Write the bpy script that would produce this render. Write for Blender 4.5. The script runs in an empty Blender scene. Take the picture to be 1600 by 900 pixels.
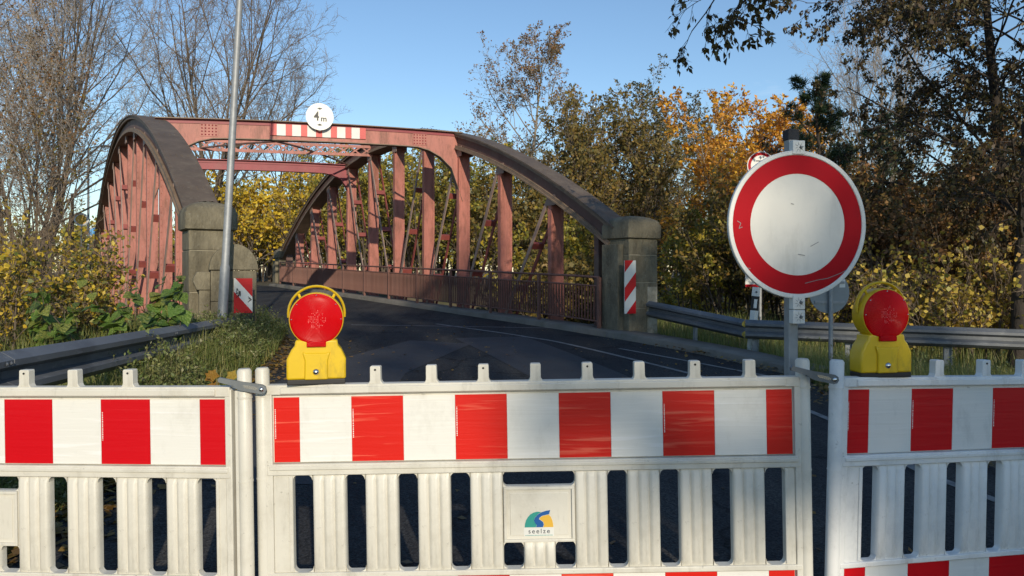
import bpy, bmesh, math, random
import numpy as np
from mathutils import Vector, Matrix
C = bpy.context.scene.collection
scn = bpy.context.scene
rad = math.radians

# ------------------------------------------------------------------ camera
EYE = 1.52
FPX = 1155.0
cam_d = bpy.data.cameras.new('camera')
cam_d.sensor_width = 36.0
cam_d.lens = 36.0 * FPX / 1600.0
cam_d.shift_y = -25.0 / 1600.0
cam_d.clip_start = 0.05
cam_d.clip_end = 4000
cam = bpy.data.objects.new('camera', cam_d)
C.objects.link(cam)
cam.location = (0, 0, EYE)
cam.rotation_euler = (rad(90), 0, 0)
scn.camera = cam

# ------------------------------------------------------------------ sky and sun
SUN_EL = rad(20)
sun_to = Vector((0.27, -0.96, 0)).normalized()      # towards the sun, behind the camera on the right
SUN_AZ = math.atan2(sun_to.x, sun_to.y)
w = bpy.data.worlds.new('World')
scn.world = w
w.use_nodes = True
nt = w.node_tree
bg = nt.nodes['Background']
sky = nt.nodes.new('ShaderNodeTexSky')
sky.sky_type = 'NISHITA'
sky.sun_disc = False
sky.sun_elevation = SUN_EL
sky.sun_rotation = SUN_AZ
sky.altitude = 50
sky.air_density = 1.15
sky.dust_density = 0.1
sky.ozone_density = 3.6
# a few thin cloud veils, mixed over the sky by direction
tc = nt.nodes.new('ShaderNodeTexCoord')
mp = nt.nodes.new('ShaderNodeMapping'); mp.inputs['Scale'].default_value = (1.2, 1.2, 6.0)
nz = nt.nodes.new('ShaderNodeTexNoise'); nz.inputs['Scale'].default_value = 2.2; nz.inputs['Detail'].default_value = 7
nz.inputs['Roughness'].default_value = 0.62
rp = nt.nodes.new('ShaderNodeValToRGB')
rp.color_ramp.elements[0].position = 0.63; rp.color_ramp.elements[0].color = (0, 0, 0, 1)
rp.color_ramp.elements[1].position = 0.85; rp.color_ramp.elements[1].color = (0.5, 0.5, 0.5, 1)
mx = nt.nodes.new('ShaderNodeMixRGB'); mx.inputs['Color2'].default_value = (6.5, 7.0, 7.6, 1)
nt.links.new(tc.outputs['Generated'], mp.inputs['Vector'])
nt.links.new(mp.outputs['Vector'], nz.inputs['Vector'])
nt.links.new(nz.outputs['Fac'], rp.inputs['Fac'])
nt.links.new(rp.outputs['Color'], mx.inputs['Fac'])
nt.links.new(sky.outputs['Color'], mx.inputs['Color1'])
nt.links.new(mx.outputs['Color'], bg.inputs['Color'])
bg.inputs['Strength'].default_value = 0.15
sd = bpy.data.lights.new('sun', 'SUN')
sd.energy = 4.1
sd.angle = rad(0.5)
sd.color = (1.0, 0.885, 0.70)
so = bpy.data.objects.new('sun', sd)
C.objects.link(so)
to = Vector((sun_to.x * math.cos(SUN_EL), sun_to.y * math.cos(SUN_EL), math.sin(SUN_EL)))
so.rotation_euler = to.to_track_quat('Z', 'Y').to_euler()
so.location = (8, -20, 20)
scn.view_settings.view_transform = 'Standard'
scn.view_settings.look = 'None'
scn.view_settings.exposure = 0.0
scn.view_settings.gamma = 1.0

# ------------------------------------------------------------------ materials
def nodes_of(m):
    m.use_nodes = True
    n = m.node_tree
    return n, n.nodes['Principled BSDF'], n.links

def pmat(name, col, rough=0.5, metal=0.0, var=0.12, vscale=6.0, bump=0.0, bscale=60.0, dirt=None, dirt_amt=0.5,
         dscale=3.0, coat=0.0, spec=0.5, stretch=None):
    m = bpy.data.materials.new(name)
    n, b, L = nodes_of(m)
    b.inputs['Roughness'].default_value = rough
    b.inputs['Metallic'].default_value = metal
    b.inputs['Coat Weight'].default_value = coat
    b.inputs['Coat Roughness'].default_value = 0.15
    b.inputs['Specular IOR Level'].default_value = spec
    t = n.nodes.new('ShaderNodeTexCoord')
    vec = t.outputs['Object']
    if stretch:
        mpn = n.nodes.new('ShaderNodeMapping'); mpn.inputs['Scale'].default_value = stretch
        L.new(vec, mpn.inputs['Vector']); vec = mpn.outputs['Vector']
    nz = n.nodes.new('ShaderNodeTexNoise'); nz.inputs['Scale'].default_value = vscale
    nz.inputs['Detail'].default_value = 6; nz.inputs['Roughness'].default_value = 0.6
    L.new(vec, nz.inputs['Vector'])
    r = n.nodes.new('ShaderNodeValToRGB')
    r.color_ramp.elements[0].position = 0.3; r.color_ramp.elements[1].position = 0.72
    r.color_ramp.elements[0].color = tuple(c * (1 - var) for c in col) + (1,)
    r.color_ramp.elements[1].color = tuple(min(1, c * (1 + var)) for c in col) + (1,)
    L.new(nz.outputs['Fac'], r.inputs['Fac'])
    out = r.outputs['Color']
    if dirt:
        n2 = n.nodes.new('ShaderNodeTexNoise'); n2.inputs['Scale'].default_value = dscale
        n2.inputs['Detail'].default_value = 8; n2.inputs['Roughness'].default_value = 0.7
        L.new(vec, n2.inputs['Vector'])
        r2 = n.nodes.new('ShaderNodeValToRGB')
        r2.color_ramp.elements[0].position = 0.48; r2.color_ramp.elements[0].color = (0, 0, 0, 1)
        r2.color_ramp.elements[1].position = 0.70; r2.color_ramp.elements[1].color = (dirt_amt,) * 3 + (1,)
        L.new(n2.outputs['Fac'], r2.inputs['Fac'])
        mxn = n.nodes.new('ShaderNodeMixRGB'); mxn.inputs['Color2'].default_value = tuple(dirt) + (1,)
        L.new(r2.outputs['Color'], mxn.inputs['Fac']); L.new(out, mxn.inputs['Color1'])
        out = mxn.outputs['Color']
    L.new(out, b.inputs['Base Color'])
    if bump:
        n3 = n.nodes.new('ShaderNodeTexNoise'); n3.inputs['Scale'].default_value = bscale
        n3.inputs['Detail'].default_value = 5
        L.new(vec, n3.inputs['Vector'])
        bp = n.nodes.new('ShaderNodeBump'); bp.inputs['Strength'].default_value = bump
        bp.inputs['Distance'].default_value = 0.05 if bump >= 0.6 else 0.02
        L.new(n3.outputs['Fac'], bp.inputs['Height']); L.new(bp.outputs['Normal'], b.inputs['Normal'])
    return m

def leafmat(name, cols, rough=0.55, trans=0.3):
    """leaves: every leaf (mesh island) picks its own tint"""
    m = bpy.data.materials.new(name)
    n, b, L = nodes_of(m)
    g = n.nodes.new('ShaderNodeNewGeometry')
    r = n.nodes.new('ShaderNodeValToRGB')
    el = r.color_ramp.elements
    while len(el) < len(cols): el.new(0.5)
    for i, c in enumerate(cols):
        el[i].position = i / max(1, len(cols) - 1); el[i].color = tuple(c) + (1,)
    L.new(g.outputs['Random Per Island'], r.inputs['Fac'])
    L.new(r.outputs['Color'], b.inputs['Base Color'])
    b.inputs['Roughness'].default_value = rough
    tr = n.nodes.new('ShaderNodeBsdfTranslucent')
    L.new(r.outputs['Color'], tr.inputs['Color'])
    ms = n.nodes.new('ShaderNodeMixShader'); ms.inputs['Fac'].default_value = trans
    L.new(b.outputs['BSDF'], ms.inputs[1]); L.new(tr.outputs['BSDF'], ms.inputs[2])
    L.new(ms.outputs['Shader'], n.nodes['Material Output'].inputs['Surface'])
    return m

M = {}
def asphalt():
    m = bpy.data.materials.new('asphalt')
    n, b, L = nodes_of(m)
    t = n.nodes.new('ShaderNodeTexCoord')
    def noise(sc, det=6, ro=0.6, vec=None):
        q = n.nodes.new('ShaderNodeTexNoise'); q.inputs['Scale'].default_value = sc; q.inputs['Detail'].default_value = det; q.inputs['Roughness'].default_value = ro
        L.new(vec or t.outputs['Object'], q.inputs['Vector']); return q.outputs['Fac']
    def ramp(src, a, ca, b_, cb):
        r = n.nodes.new('ShaderNodeValToRGB'); e = r.color_ramp.elements
        e[0].position = a; e[0].color = ca; e[1].position = b_; e[1].color = cb
        L.new(src, r.inputs['Fac']); return r.outputs['Color']
    def mix(fac, c1, c2, mode='MIX'):
        x = n.nodes.new('ShaderNodeMixRGB'); x.blend_type = mode
        if hasattr(fac, 'links'): L.new(fac, x.inputs['Fac'])
        else: x.inputs['Fac'].default_value = fac
        for s_, c in (('Color1', c1), ('Color2', c2)):
            if hasattr(c, 'links'): L.new(c, x.inputs[s_])
            else: x.inputs[s_].default_value = c
        return x.outputs['Color']
    base = ramp(noise(0.9, 8, 0.65), 0.3, (0.024, 0.025, 0.029, 1), 0.7, (0.050, 0.049, 0.049, 1))
    mpn = n.nodes.new('ShaderNodeMapping'); mpn.inputs['Rotation'].default_value = (0, 0, rad(-24)); mpn.inputs['Scale'].default_value = (1.5, 0.12, 1)
    L.new(t.outputs['Object'], mpn.inputs['Vector'])
    tr = ramp(noise(1.0, 5, 0.55, mpn.outputs['Vector']), 0.46, (0, 0, 0, 1), 0.68, (0.65, 0.65, 0.65, 1))
    base = mix(tr, base, (0.080, 0.075, 0.068, 1))
    vo = n.nodes.new('ShaderNodeTexVoronoi'); vo.inputs['Scale'].default_value = 85; L.new(t.outputs['Object'], vo.inputs['Vector'])
    sp = ramp(vo.outputs['Color'], 0.25, (0.55, 0.55, 0.55, 1), 0.9, (1.5, 1.5, 1.45, 1))
    base = mix(1.0, base, sp, 'MULTIPLY')
    wob = n.nodes.new('ShaderNodeVectorMath'); wob.operation = 'ADD'
    nc = n.nodes.new('ShaderNodeTexNoise'); nc.inputs['Scale'].default_value = 1.6; nc.inputs['Detail'].default_value = 4; L.new(t.outputs['Object'], nc.inputs['Vector'])
    L.new(t.outputs['Object'], wob.inputs[0]); L.new(nc.outputs['Color'], wob.inputs[1])
    cr = n.nodes.new('ShaderNodeTexVoronoi'); cr.feature = 'DISTANCE_TO_EDGE'; cr.inputs['Scale'].default_value = 0.42; L.new(wob.outputs['Vector'], cr.inputs['Vector'])
    ck = ramp(cr.outputs['Distance'], 0.003, (0.4, 0.4, 0.4, 1), 0.012, (1, 1, 1, 1))
    base = mix(1.0, base, ck, 'MULTIPLY')
    L.new(base, b.inputs['Base Color']); b.inputs['Roughness'].default_value = 0.85; b.inputs['Specular IOR Level'].default_value = 0.2
    bp = n.nodes.new('ShaderNodeBump'); bp.inputs['Strength'].default_value = 0.5; bp.inputs['Distance'].default_value = 0.01
    L.new(vo.outputs['Distance'], bp.inputs['Height']); L.new(bp.outputs['Normal'], b.inputs['Normal'])
    return m
M['asphalt'] = asphalt()
M['patch'] = pmat('asphalt_patch', (0.036, 0.037, 0.041), 0.75, var=0.2, vscale=2, bump=0.3, bscale=180)
M['line'] = pmat('road_paint', (0.22, 0.215, 0.205), 0.7, var=0.2, vscale=9, dirt=(0.09, 0.09, 0.085), dirt_amt=0.9, dscale=8)
M['seam'] = pmat('joint_seal', (0.24, 0.24, 0.24), 0.6, var=0.3, vscale=7)
M['kerb'] = pmat('kerb_concrete', (0.20, 0.18, 0.15), 0.9, var=0.25, vscale=4, bump=0.3, bscale=50, dirt=(0.07, 0.07, 0.04), dirt_amt=0.8, dscale=2)
M['soil'] = pmat('verge_soil', (0.085, 0.068, 0.042), 0.95, var=0.35, vscale=2.5, bump=0.6, bscale=20, dirt=(0.06, 0.075, 0.025), dirt_amt=0.8, dscale=1.2)
M['pink'] = pmat('faded_red_steel_paint', (0.41, 0.15, 0.115), 0.55, var=0.16, vscale=2.2, bump=0.10, bscale=30, dirt=(0.15, 0.062, 0.036), dirt_amt=0.85, dscale=3.2, stretch=(1.6, 1.6, 0.45))
M['beamred'] = pmat('crossbeam_red_paint', (0.25, 0.032, 0.042), 0.5, var=0.15, vscale=2, dirt=(0.24, 0.08, 0.07), dirt_amt=0.5, dscale=3)
M['chord'] = pmat('weathered_brown_steel', (0.105, 0.078, 0.058), 0.7, var=0.22, vscale=2.5, bump=0.15, bscale=50, dirt=(0.16, 0.13, 0.095), dirt_amt=0.6, dscale=3)
M['chordside'] = pmat('dark_red_brown_steel', (0.12, 0.065, 0.055), 0.65, var=0.2, vscale=3, bump=0.1, dirt=(0.18, 0.14, 0.10), dirt_amt=0.7, dscale=2.5)
M['flange'] = pmat('brown_flange_steel', (0.21, 0.15, 0.105), 0.7, var=0.2, vscale=4, bump=0.1, dirt=(0.09, 0.07, 0.05), dirt_amt=0.6, dscale=5)
M['batten'] = pmat('red_strut_paint', (0.24, 0.055, 0.045), 0.6, var=0.2, vscale=4)
M['grey_strut'] = pmat('dusty_strut_paint', (0.29, 0.20, 0.165), 0.6, var=0.15, vscale=4)
M['rail_rust'] = pmat('rusty_railing_paint', (0.20, 0.095, 0.072), 0.7, var=0.25, vscale=2.5, dirt=(0.10, 0.055, 0.04), dirt_amt=0.7, dscale=5)
M['stone'] = pmat('weathered_sandstone', (0.172, 0.150, 0.102), 0.92, var=0.36, vscale=3.4, bump=0.6, bscale=24, dirt=(0.062, 0.054, 0.036), dirt_amt=0.85, dscale=2.3, stretch=(1.3, 1.3, 0.55))
M['stone_pale'] = pmat('patched_render', (0.36, 0.33, 0.26), 0.9, var=0.25, vscale=6, bump=0.2, dirt=(0.12, 0.11, 0.07), dirt_amt=0.9, dscale=4)
M['mortar'] = pmat('mortar', (0.30, 0.27, 0.20), 0.95, var=0.25, vscale=8)
M['galv'] = pmat('galvanised_steel', (0.29, 0.30, 0.305), 0.55, metal=0.3, var=0.18, vscale=14, dirt=(0.30, 0.31, 0.32), dirt_amt=0.6, dscale=9)
M['guard'] = pmat('old_guardrail_zinc', (0.15, 0.16, 0.175), 0.6, metal=0.25, var=0.3, vscale=3, dirt=(0.07, 0.07, 0.062), dirt_amt=0.7, dscale=1.5, bump=0.05)
M['steel'] = pmat('latch_steel', (0.13, 0.145, 0.155), 0.5, metal=0.3, var=0.12, vscale=20)
M['bolt'] = pmat('bolt_steel', (0.62, 0.62, 0.60), 0.25, metal=1.0, var=0.1, vscale=30)
M['plastic'] = pmat('barrier_plastic', (0.62, 0.595, 0.52), 0.42, var=0.05, vscale=3, bump=0.03, bscale=120, dirt=(0.40, 0.37, 0.30), dirt_amt=0.5, dscale=4.5, spec=0.4)
M['plastic_cool'] = pmat('barrier_plastic_shade_lifted', (0.74, 0.735, 0.71), 0.42, var=0.05, vscale=3, bump=0.03, bscale=120, dirt=(0.40, 0.41, 0.42), dirt_amt=0.45, dscale=5, spec=0.4)  # right barrier: colour raised and warmed to make up for the blue shade
M['rubber'] = pmat('recycled_rubber', (0.03, 0.03, 0.032), 0.85, var=0.3, vscale=10, bump=0.3)
M['yellow'] = pmat('beacon_yellow', (0.66, 0.44, 0.012), 0.36, var=0.07, vscale=5, dirt=(0.40, 0.27, 0.02), dirt_amt=0.35, dscale=7, spec=0.45)
M['black'] = pmat('black_print', (0.012, 0.012, 0.013), 0.5, var=0.1)
M['white_sign'] = pmat('white_sign_film', (0.68, 0.68, 0.64), 0.38, var=0.05, vscale=4, dirt=(0.5, 0.49, 0.44), dirt_amt=0.3, dscale=6)
M['sign_face'] = pmat('white_sign_face', (0.66, 0.645, 0.59), 0.32, var=0.06, vscale=2.5, dirt=(0.42, 0.42, 0.40), dirt_amt=0.35, dscale=5)
M['red_sign'] = pmat('red_sign_film', (0.40, 0.002, 0.009), 0.45, var=0.10, vscale=3, dirt=(0.31, 0.006, 0.012), dirt_amt=0.4, dscale=6, spec=0.12)
M['red_faded'] = pmat('faded_red_film', (0.62, 0.10, 0.09), 0.5, var=0.15, vscale=1.5)
M['grey_back'] = pmat('grey_sign_back', (0.24, 0.26, 0.265), 0.55, metal=0.2, var=0.1, vscale=5)
M['bark'] = pmat('bark', (0.11, 0.085, 0.062), 0.95, var=0.35, vscale=7, bump=0.5, bscale=25, stretch=(1, 1, 0.25))
M['bark_dark'] = pmat('dark_bark', (0.045, 0.035, 0.027), 0.95, var=0.35, vscale=7, bump=0.6, bscale=22, stretch=(1, 1, 0.2))
M['bark_pale'] = pmat('pale_bark', (0.22, 0.185, 0.14), 0.95, var=0.3, vscale=7, stretch=(1, 1, 0.25))
M['twig'] = pmat('twig_bark', (0.21, 0.155, 0.105), 0.9, var=0.25, vscale=3)
M['twig_grey'] = pmat('grey_twig_bark', (0.32, 0.275, 0.23), 0.9, var=0.25, vscale=3)
M['blue'] = pmat('logo_blue', (0.012, 0.09, 0.30), 0.4, var=0.04)
M['teal'] = pmat('logo_teal', (0.03, 0.27, 0.23), 0.4, var=0.04)
M['logo_yellow'] = pmat('logo_yellow', (0.68, 0.40, 0.05), 0.4, var=0.04)
M['ink'] = pmat('logo_ink', (0.02, 0.035, 0.06), 0.5, var=0.04)
M['blue_sign'] = pmat('blue_sign_film', (0.05, 0.30, 0.62), 0.4, var=0.05)

def film(name, col, streak, ramp=(0.57, 0.68)):
    """retroreflective film with horizontal creases and scuffs"""
    m = bpy.data.materials.new(name)
    n, b, L = nodes_of(m)
    t = n.nodes.new('ShaderNodeTexCoord')
    mpn = n.nodes.new('ShaderNodeMapping'); mpn.inputs['Scale'].default_value = (2.2, 2.2, 46)
    L.new(t.outputs['Object'], mpn.inputs['Vector'])
    a = n.nodes.new('ShaderNodeTexNoise'); a.inputs['Scale'].default_value = 1.0; a.inputs['Detail'].default_value = 7
    a.inputs['Distortion'].default_value = 0.6
    L.new(mpn.outputs['Vector'], a.inputs['Vector'])
    c = n.nodes.new('ShaderNodeTexNoise'); c.inputs['Scale'].default_value = 2.6; c.inputs['Detail'].default_value = 3
    L.new(t.outputs['Object'], c.inputs['Vector'])
    mul = n.nodes.new('ShaderNodeMath'); mul.operation = 'MULTIPLY_ADD'; mul.inputs[1].default_value = 0.45
    L.new(c.outputs['Fac'], mul.inputs[0]); L.new(a.outputs['Fac'], mul.inputs[2])
    r = n.nodes.new('ShaderNodeValToRGB')
    r.color_ramp.elements[0].position = ramp[0] + 0.22; r.color_ramp.elements[0].color = tuple(col) + (1,)
    r.color_ramp.elements[1].position = ramp[1] + 0.22; r.color_ramp.elements[1].color = tuple(streak) + (1,)
    L.new(mul.outputs[0], r.inputs['Fac']); L.new(r.outputs['Color'], b.inputs['Base Color'])
    b.inputs['Roughness'].default_value = 0.36; b.inputs['Specular IOR Level'].default_value = 0.35
    bp = n.nodes.new('ShaderNodeBump'); bp.inputs['Strength'].default_value = 0.25; bp.inputs['Distance'].default_value = 0.006
    L.new(a.outputs['Fac'], bp.inputs['Height']); L.new(bp.outputs['Normal'], b.inputs['Normal'])
    return m
M['film_red'] = film('red_reflective_film', (0.60, 0.014, 0.008), (0.70, 0.10, 0.06))
M['film_red_new'] = film('red_reflective_film_newer', (0.54, 0.003, 0.008), (0.56, 0.012, 0.014), (0.8, 0.95))
M['film_white'] = film('white_reflective_film', (0.72, 0.71, 0.66), (0.78, 0.77, 0.74))
M['film_white_cool'] = film('white_reflective_film_shade_lifted', (0.68, 0.68, 0.65), (0.56, 0.57, 0.56), (0.72, 0.9))  # white stripes of the right barrier, colour lifted against the blue shade

def lensmat():
    m = bpy.data.materials.new('red_lens')
    n, b, L = nodes_of(m)
    t = n.nodes.new('ShaderNodeTexCoord')
    wv = n.nodes.new('ShaderNodeTexWave'); wv.wave_type = 'RINGS'; wv.rings_direction = 'Y'
    wv.inputs['Scale'].default_value = 70; wv.inputs['Distortion'].default_value = 0.4
    L.new(t.outputs['Object'], wv.inputs['Vector'])
    bp = n.nodes.new('ShaderNodeBump'); bp.inputs['Strength'].default_value = 0.5; bp.inputs['Distance'].default_value = 0.002
    L.new(wv.outputs['Fac'], bp.inputs['Height']); L.new(bp.outputs['Normal'], b.inputs['Normal'])
    nz = n.nodes.new('ShaderNodeTexNoise'); nz.inputs['Scale'].default_value = 9
    L.new(t.outputs['Object'], nz.inputs['Vector'])
    r = n.nodes.new('ShaderNodeValToRGB')
    r.color_ramp.elements[0].color = (0.42, 0.0, 0.002, 1); r.color_ramp.elements[1].color = (0.60, 0.0, 0.004, 1)
    L.new(nz.outputs['Fac'], r.inputs['Fac']); L.new(r.outputs['Color'], b.inputs['Base Color'])
    b.inputs['Roughness'].default_value = 0.28; b.inputs['Specular IOR Level'].default_value = 0.14
    b.inputs['Coat Weight'].default_value = 0.05; b.inputs['Coat Roughness'].default_value = 0.25
    return m
M['lens'] = lensmat()
M['lens_core'] = pmat('lens_reflector_pattern', (0.66, 0.05, 0.05), 0.3, var=0.35, vscale=90, bump=0.4, bscale=120)

def grime(m, col, sc, amt, stretch, lo=0.52, hi=0.66):
    n = m.node_tree; L = n.links; b = n.nodes['Principled BSDF']
    src = b.inputs['Base Color'].links[0].from_socket
    t = n.nodes.new('ShaderNodeTexCoord'); mpn = n.nodes.new('ShaderNodeMapping'); mpn.inputs['Scale'].default_value = stretch
    L.new(t.outputs['Object'], mpn.inputs['Vector'])
    q = n.nodes.new('ShaderNodeTexNoise'); q.inputs['Scale'].default_value = sc; q.inputs['Detail'].default_value = 9; q.inputs['Roughness'].default_value = 0.72
    L.new(mpn.outputs['Vector'], q.inputs['Vector'])
    r = n.nodes.new('ShaderNodeValToRGB'); r.color_ramp.elements[0].position = lo; r.color_ramp.elements[0].color = (0, 0, 0, 1)
    r.color_ramp.elements[1].position = hi; r.color_ramp.elements[1].color = (amt,) * 3 + (1,)
    L.new(q.outputs['Fac'], r.inputs['Fac'])
    x = n.nodes.new('ShaderNodeMixRGB'); x.inputs['Color2'].default_value = tuple(col) + (1,)
    L.new(r.outputs['Color'], x.inputs['Fac']); L.new(src, x.inputs['Color1']); L.new(x.outputs['Color'], b.inputs['Base Color'])
for k_ in ('plastic', 'plastic_cool'):
    grime(M[k_], (0.22, 0.20, 0.15), 9, 0.42, (1, 1, 0.22), 0.54, 0.70)
    grime(M[k_], (0.16, 0.15, 0.125), 34, 0.55, (1, 1, 1), 0.62, 0.70)
grime(M['yellow'], (0.24, 0.17, 0.03), 14, 0.5, (1, 1, 0.4), 0.55, 0.7)
grime(M['film_white'], (0.42, 0.40, 0.34), 7, 0.35, (1, 1, 0.6), 0.52, 0.72)
grime(M['film_white_cool'], (0.36, 0.37, 0.36), 9, 0.4, (1, 1, 0.5), 0.54, 0.7)
grime(M['sign_face'], (0.33, 0.32, 0.28), 5, 0.45, (1, 1, 0.25), 0.52, 0.72)
grime(M['stone'], (0.26, 0.245, 0.19), 11, 0.5, (1, 1, 1), 0.58, 0.68)
grime(M['guard'], (0.27, 0.275, 0.27), 6, 0.5, (1, 1, 2.5), 0.56, 0.66)
grime(M['pink'], (0.14, 0.055, 0.04), 7, 0.5, (2, 2, 0.35), 0.54, 0.68)
grime(M['pink'], (0.44, 0.25, 0.21), 16, 0.4, (1, 1, 1), 0.60, 0.68)
grime(M['rail_rust'], (0.08, 0.04, 0.03), 9, 0.6, (1, 1, 0.4), 0.5, 0.66)
grime(M['chord'], (0.20, 0.17, 0.13), 12, 0.5, (1, 1, 1), 0.57, 0.68)

# ------------------------------------------------------------------ mesh helpers
def prop(o, label=None, cat=None, group=None, kind=None):
    if label: o['label'] = label
    if cat: o['category'] = cat
    if group: o['group'] = group
    if kind: o['kind'] = kind
    return o

def thing(name, label, cat, loc=(0, 0, 0), rotz=0.0, group=None):
    o = bpy.data.objects.new(name, None)
    o.empty_display_size = 0.1
    C.objects.link(o)
    o.location = loc
    o.rotation_euler = (0, 0, rotz)
    return prop(o, label, cat, group)

class MB:
    def __init__(self): self.v = []; self.f = []; self.mi = []
    def add(self, vs, fs, mi=0, mat=None):
        b = len(self.v)
        if mat is not None: vs = [mat @ Vector(p) for p in vs]
        self.v.extend([tuple(p) for p in vs])
        for f in fs:
            self.f.append(tuple(i + b for i in f)); self.mi.append(mi)
        return self
    def box(self, x0, x1, y0, y1, z0, z1, mi=0, mat=None):
        vs = [(x0, y0, z0), (x1, y0, z0), (x1, y1, z0), (x0, y1, z0), (x0, y0, z1), (x1, y0, z1), (x1, y1, z1), (x0, y1, z1)]
        fs = [(0, 3, 2, 1), (4, 5, 6, 7), (0, 1, 5, 4), (1, 2, 6, 5), (2, 3, 7, 6), (3, 0, 4, 7)]
        return self.add(vs, fs, mi, mat)
    def prism(self, poly, axis, a0, a1, mi=0, mat=None):
        """poly: 2-D outline; axis 'y': (x,z) outline extruded in y; 'z': (x,y) in z; 'x': (y,z) in x"""
        n = len(poly)
        def mk(p, a):
            return (p[0], a, p[1]) if axis == 'y' else ((p[0], p[1], a) if axis == 'z' else (a, p[0], p[1]))
        vs = [mk(p, a0) for p in poly] + [mk(p, a1) for p in poly]
        fs = [tuple(range(n)), tuple(range(2 * n - 1, n - 1, -1))]
        fs += [(i, i + n, (i + 1) % n + n, (i + 1) % n) for i in range(n)]
        return self.add(vs, fs, mi, mat)
    def tube(self, pts, r, n=10, mi=0, cap=True, mat=None):
        pts = [Vector(p) for p in pts]
        rs = r if isinstance(r, (list, tuple)) else [r] * len(pts)
        vs = []; fs = []
        up = Vector((0, 0, 1))
        prev = None
        for i, p in enumerate(pts):
            d = (pts[min(i + 1, len(pts) - 1)] - pts[max(i - 1, 0)]).normalized()
            if prev is None:
                a = d.cross(up if abs(d.z) < 0.9 else Vector((1, 0, 0))).normalized()
            else:
                a = (prev - d * prev.dot(d)).normalized()
            prev = a
            b = d.cross(a)
            for k in range(n):
                t = 2 * math.pi * k / n
                vs.append(p + (a * math.cos(t) + b * math.sin(t)) * rs[i])
        for i in range(len(pts) - 1):
            for k in range(n):
                k2 = (k + 1) % n
                fs.append((i * n + k, i * n + k2, (i + 1) * n + k2, (i + 1) * n + k))
        if cap:
            fs.append(tuple(range(n - 1, -1, -1)))
            fs.append(tuple((len(pts) - 1) * n + k for k in range(n)))
        return self.add(vs, fs, mi, mat)
    def lathe(self, prof, n=32, axis='z', mi=0, mat=None):
        """prof: list of (radius, height)"""
        vs = []; fs = []
        for r, h in prof:
            for k in range(n):
                t = 2 * math.pi * k / n
                a, b = r * math.cos(t), r * math.sin(t)
                vs.append((a, b, h) if axis == 'z' else (a, h, b))
        for i in range(len(prof) - 1):
            for k in range(n):
                k2 = (k + 1) % n
                fs.append((i * n + k, i * n + k2, (i + 1) * n + k2, (i + 1) * n + k))
        fs.append(tuple(range(n - 1, -1, -1)))
        fs.append(tuple((len(prof) - 1) * n + k for k in range(n)))
        return self.add(vs, fs, mi, mat)
    def mesh(self, name):
        me = bpy.data.meshes.new(name)
        me.from_pydata(self.v, [], self.f)
        me.polygons.foreach_set('material_index', self.mi)
        bm = bmesh.new(); bm.from_mesh(me)
        bmesh.ops.recalc_face_normals(bm, faces=bm.faces)
        bm.to_mesh(me); bm.free()
        return me
    def build(self, name, mats, parent=None, bevel=0.0, smooth=False, seg=2):
        me = self.mesh(name)
        for m in (mats if isinstance(mats, (list, tuple)) else [mats]): me.materials.append(m)
        return link(name, me, parent, bevel, smooth, seg)

def link(name, me, parent=None, bevel=0.0, smooth=False, seg=2):
    o = bpy.data.objects.new(name, me)
    C.objects.link(o)
    if parent is not None: o.parent = parent
    if bevel:
        b = o.modifiers.new('bevel', 'BEVEL'); b.width = bevel; b.segments = seg; b.limit_method = 'ANGLE'
        b.angle_limit = rad(35); b.harden_normals = False
    if smooth:
        me.polygons.foreach_set('use_smooth', [True] * len(me.polygons))
        me.update()
        try:
            me.set_sharp_from_angle(angle=rad(40))
        except Exception: pass
    return o

def text_mesh(s, size, mat, spacing=1.0, bold=0.0):
    cu = bpy.data.curves.new('lettering', 'FONT')
    cu.body = s; cu.size = size; cu.align_x = 'CENTER'; cu.align_y = 'CENTER'; cu.space_character = spacing
    cu.extrude = 0.0004; cu.offset = bold
    o = bpy.data.objects.new('lettering', cu)
    C.objects.link(o)
    dg = bpy.context.evaluated_depsgraph_get()
    me = bpy.data.meshes.new_from_object(o.evaluated_get(dg))
    bpy.data.objects.remove(o)
    me.materials.clear(); me.materials.append(mat)
    me.transform(Matrix.Rotation(rad(90), 4, 'X'))      # upright, facing -Y
    return me

def np_mesh(name, V, Q, mats, mi=None, smooth=False):
    me = bpy.data.meshes.new(name)
    nq = len(Q)
    me.vertices.add(len(V)); me.vertices.foreach_set('co', np.ascontiguousarray(V, np.float32).ravel())
    me.loops.add(nq * 4); me.loops.foreach_set('vertex_index', np.ascontiguousarray(Q, np.int32).ravel())
    me.polygons.add(nq); me.polygons.foreach_set('loop_start', np.arange(0, nq * 4, 4, dtype=np.int32))
    for m in mats: me.materials.append(m)
    if mi is not None: me.polygons.foreach_set('material_index', np.ascontiguousarray(mi, np.int32))
    if smooth: me.polygons.foreach_set('use_smooth', np.ones(nq, bool))
    me.update(calc_edges=True)
    return me

def sstep(x):
    x = np.clip(x, 0, 1); return x * x * (3 - 2 * x)

# ------------------------------------------------------------------ site geometry
# bridge axis: s runs along the bridge (away), p across it (to the right)
BD = np.array((-0.539, 0.842)); BR = np.array((0.842, 0.539))
def bw(s, p, z=0.0): return Vector((BD[0] * s + BR[0] * p, BD[1] * s + BR[1] * p, z))
def zroad(s):
    s = np.asarray(s, float)
    return 0.35 * sstep((s - 3.5) / 8.5) + 0.0238 * np.clip(s - 11, 0, 22.5) + 0.0
def zr(x, y): return float(zroad(-0.539 * x + 0.842 * y))
S_R, P_R, S_L, P_L, SPAN = 11.12, 9.42, 12.39, 2.15, 22.3

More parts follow.
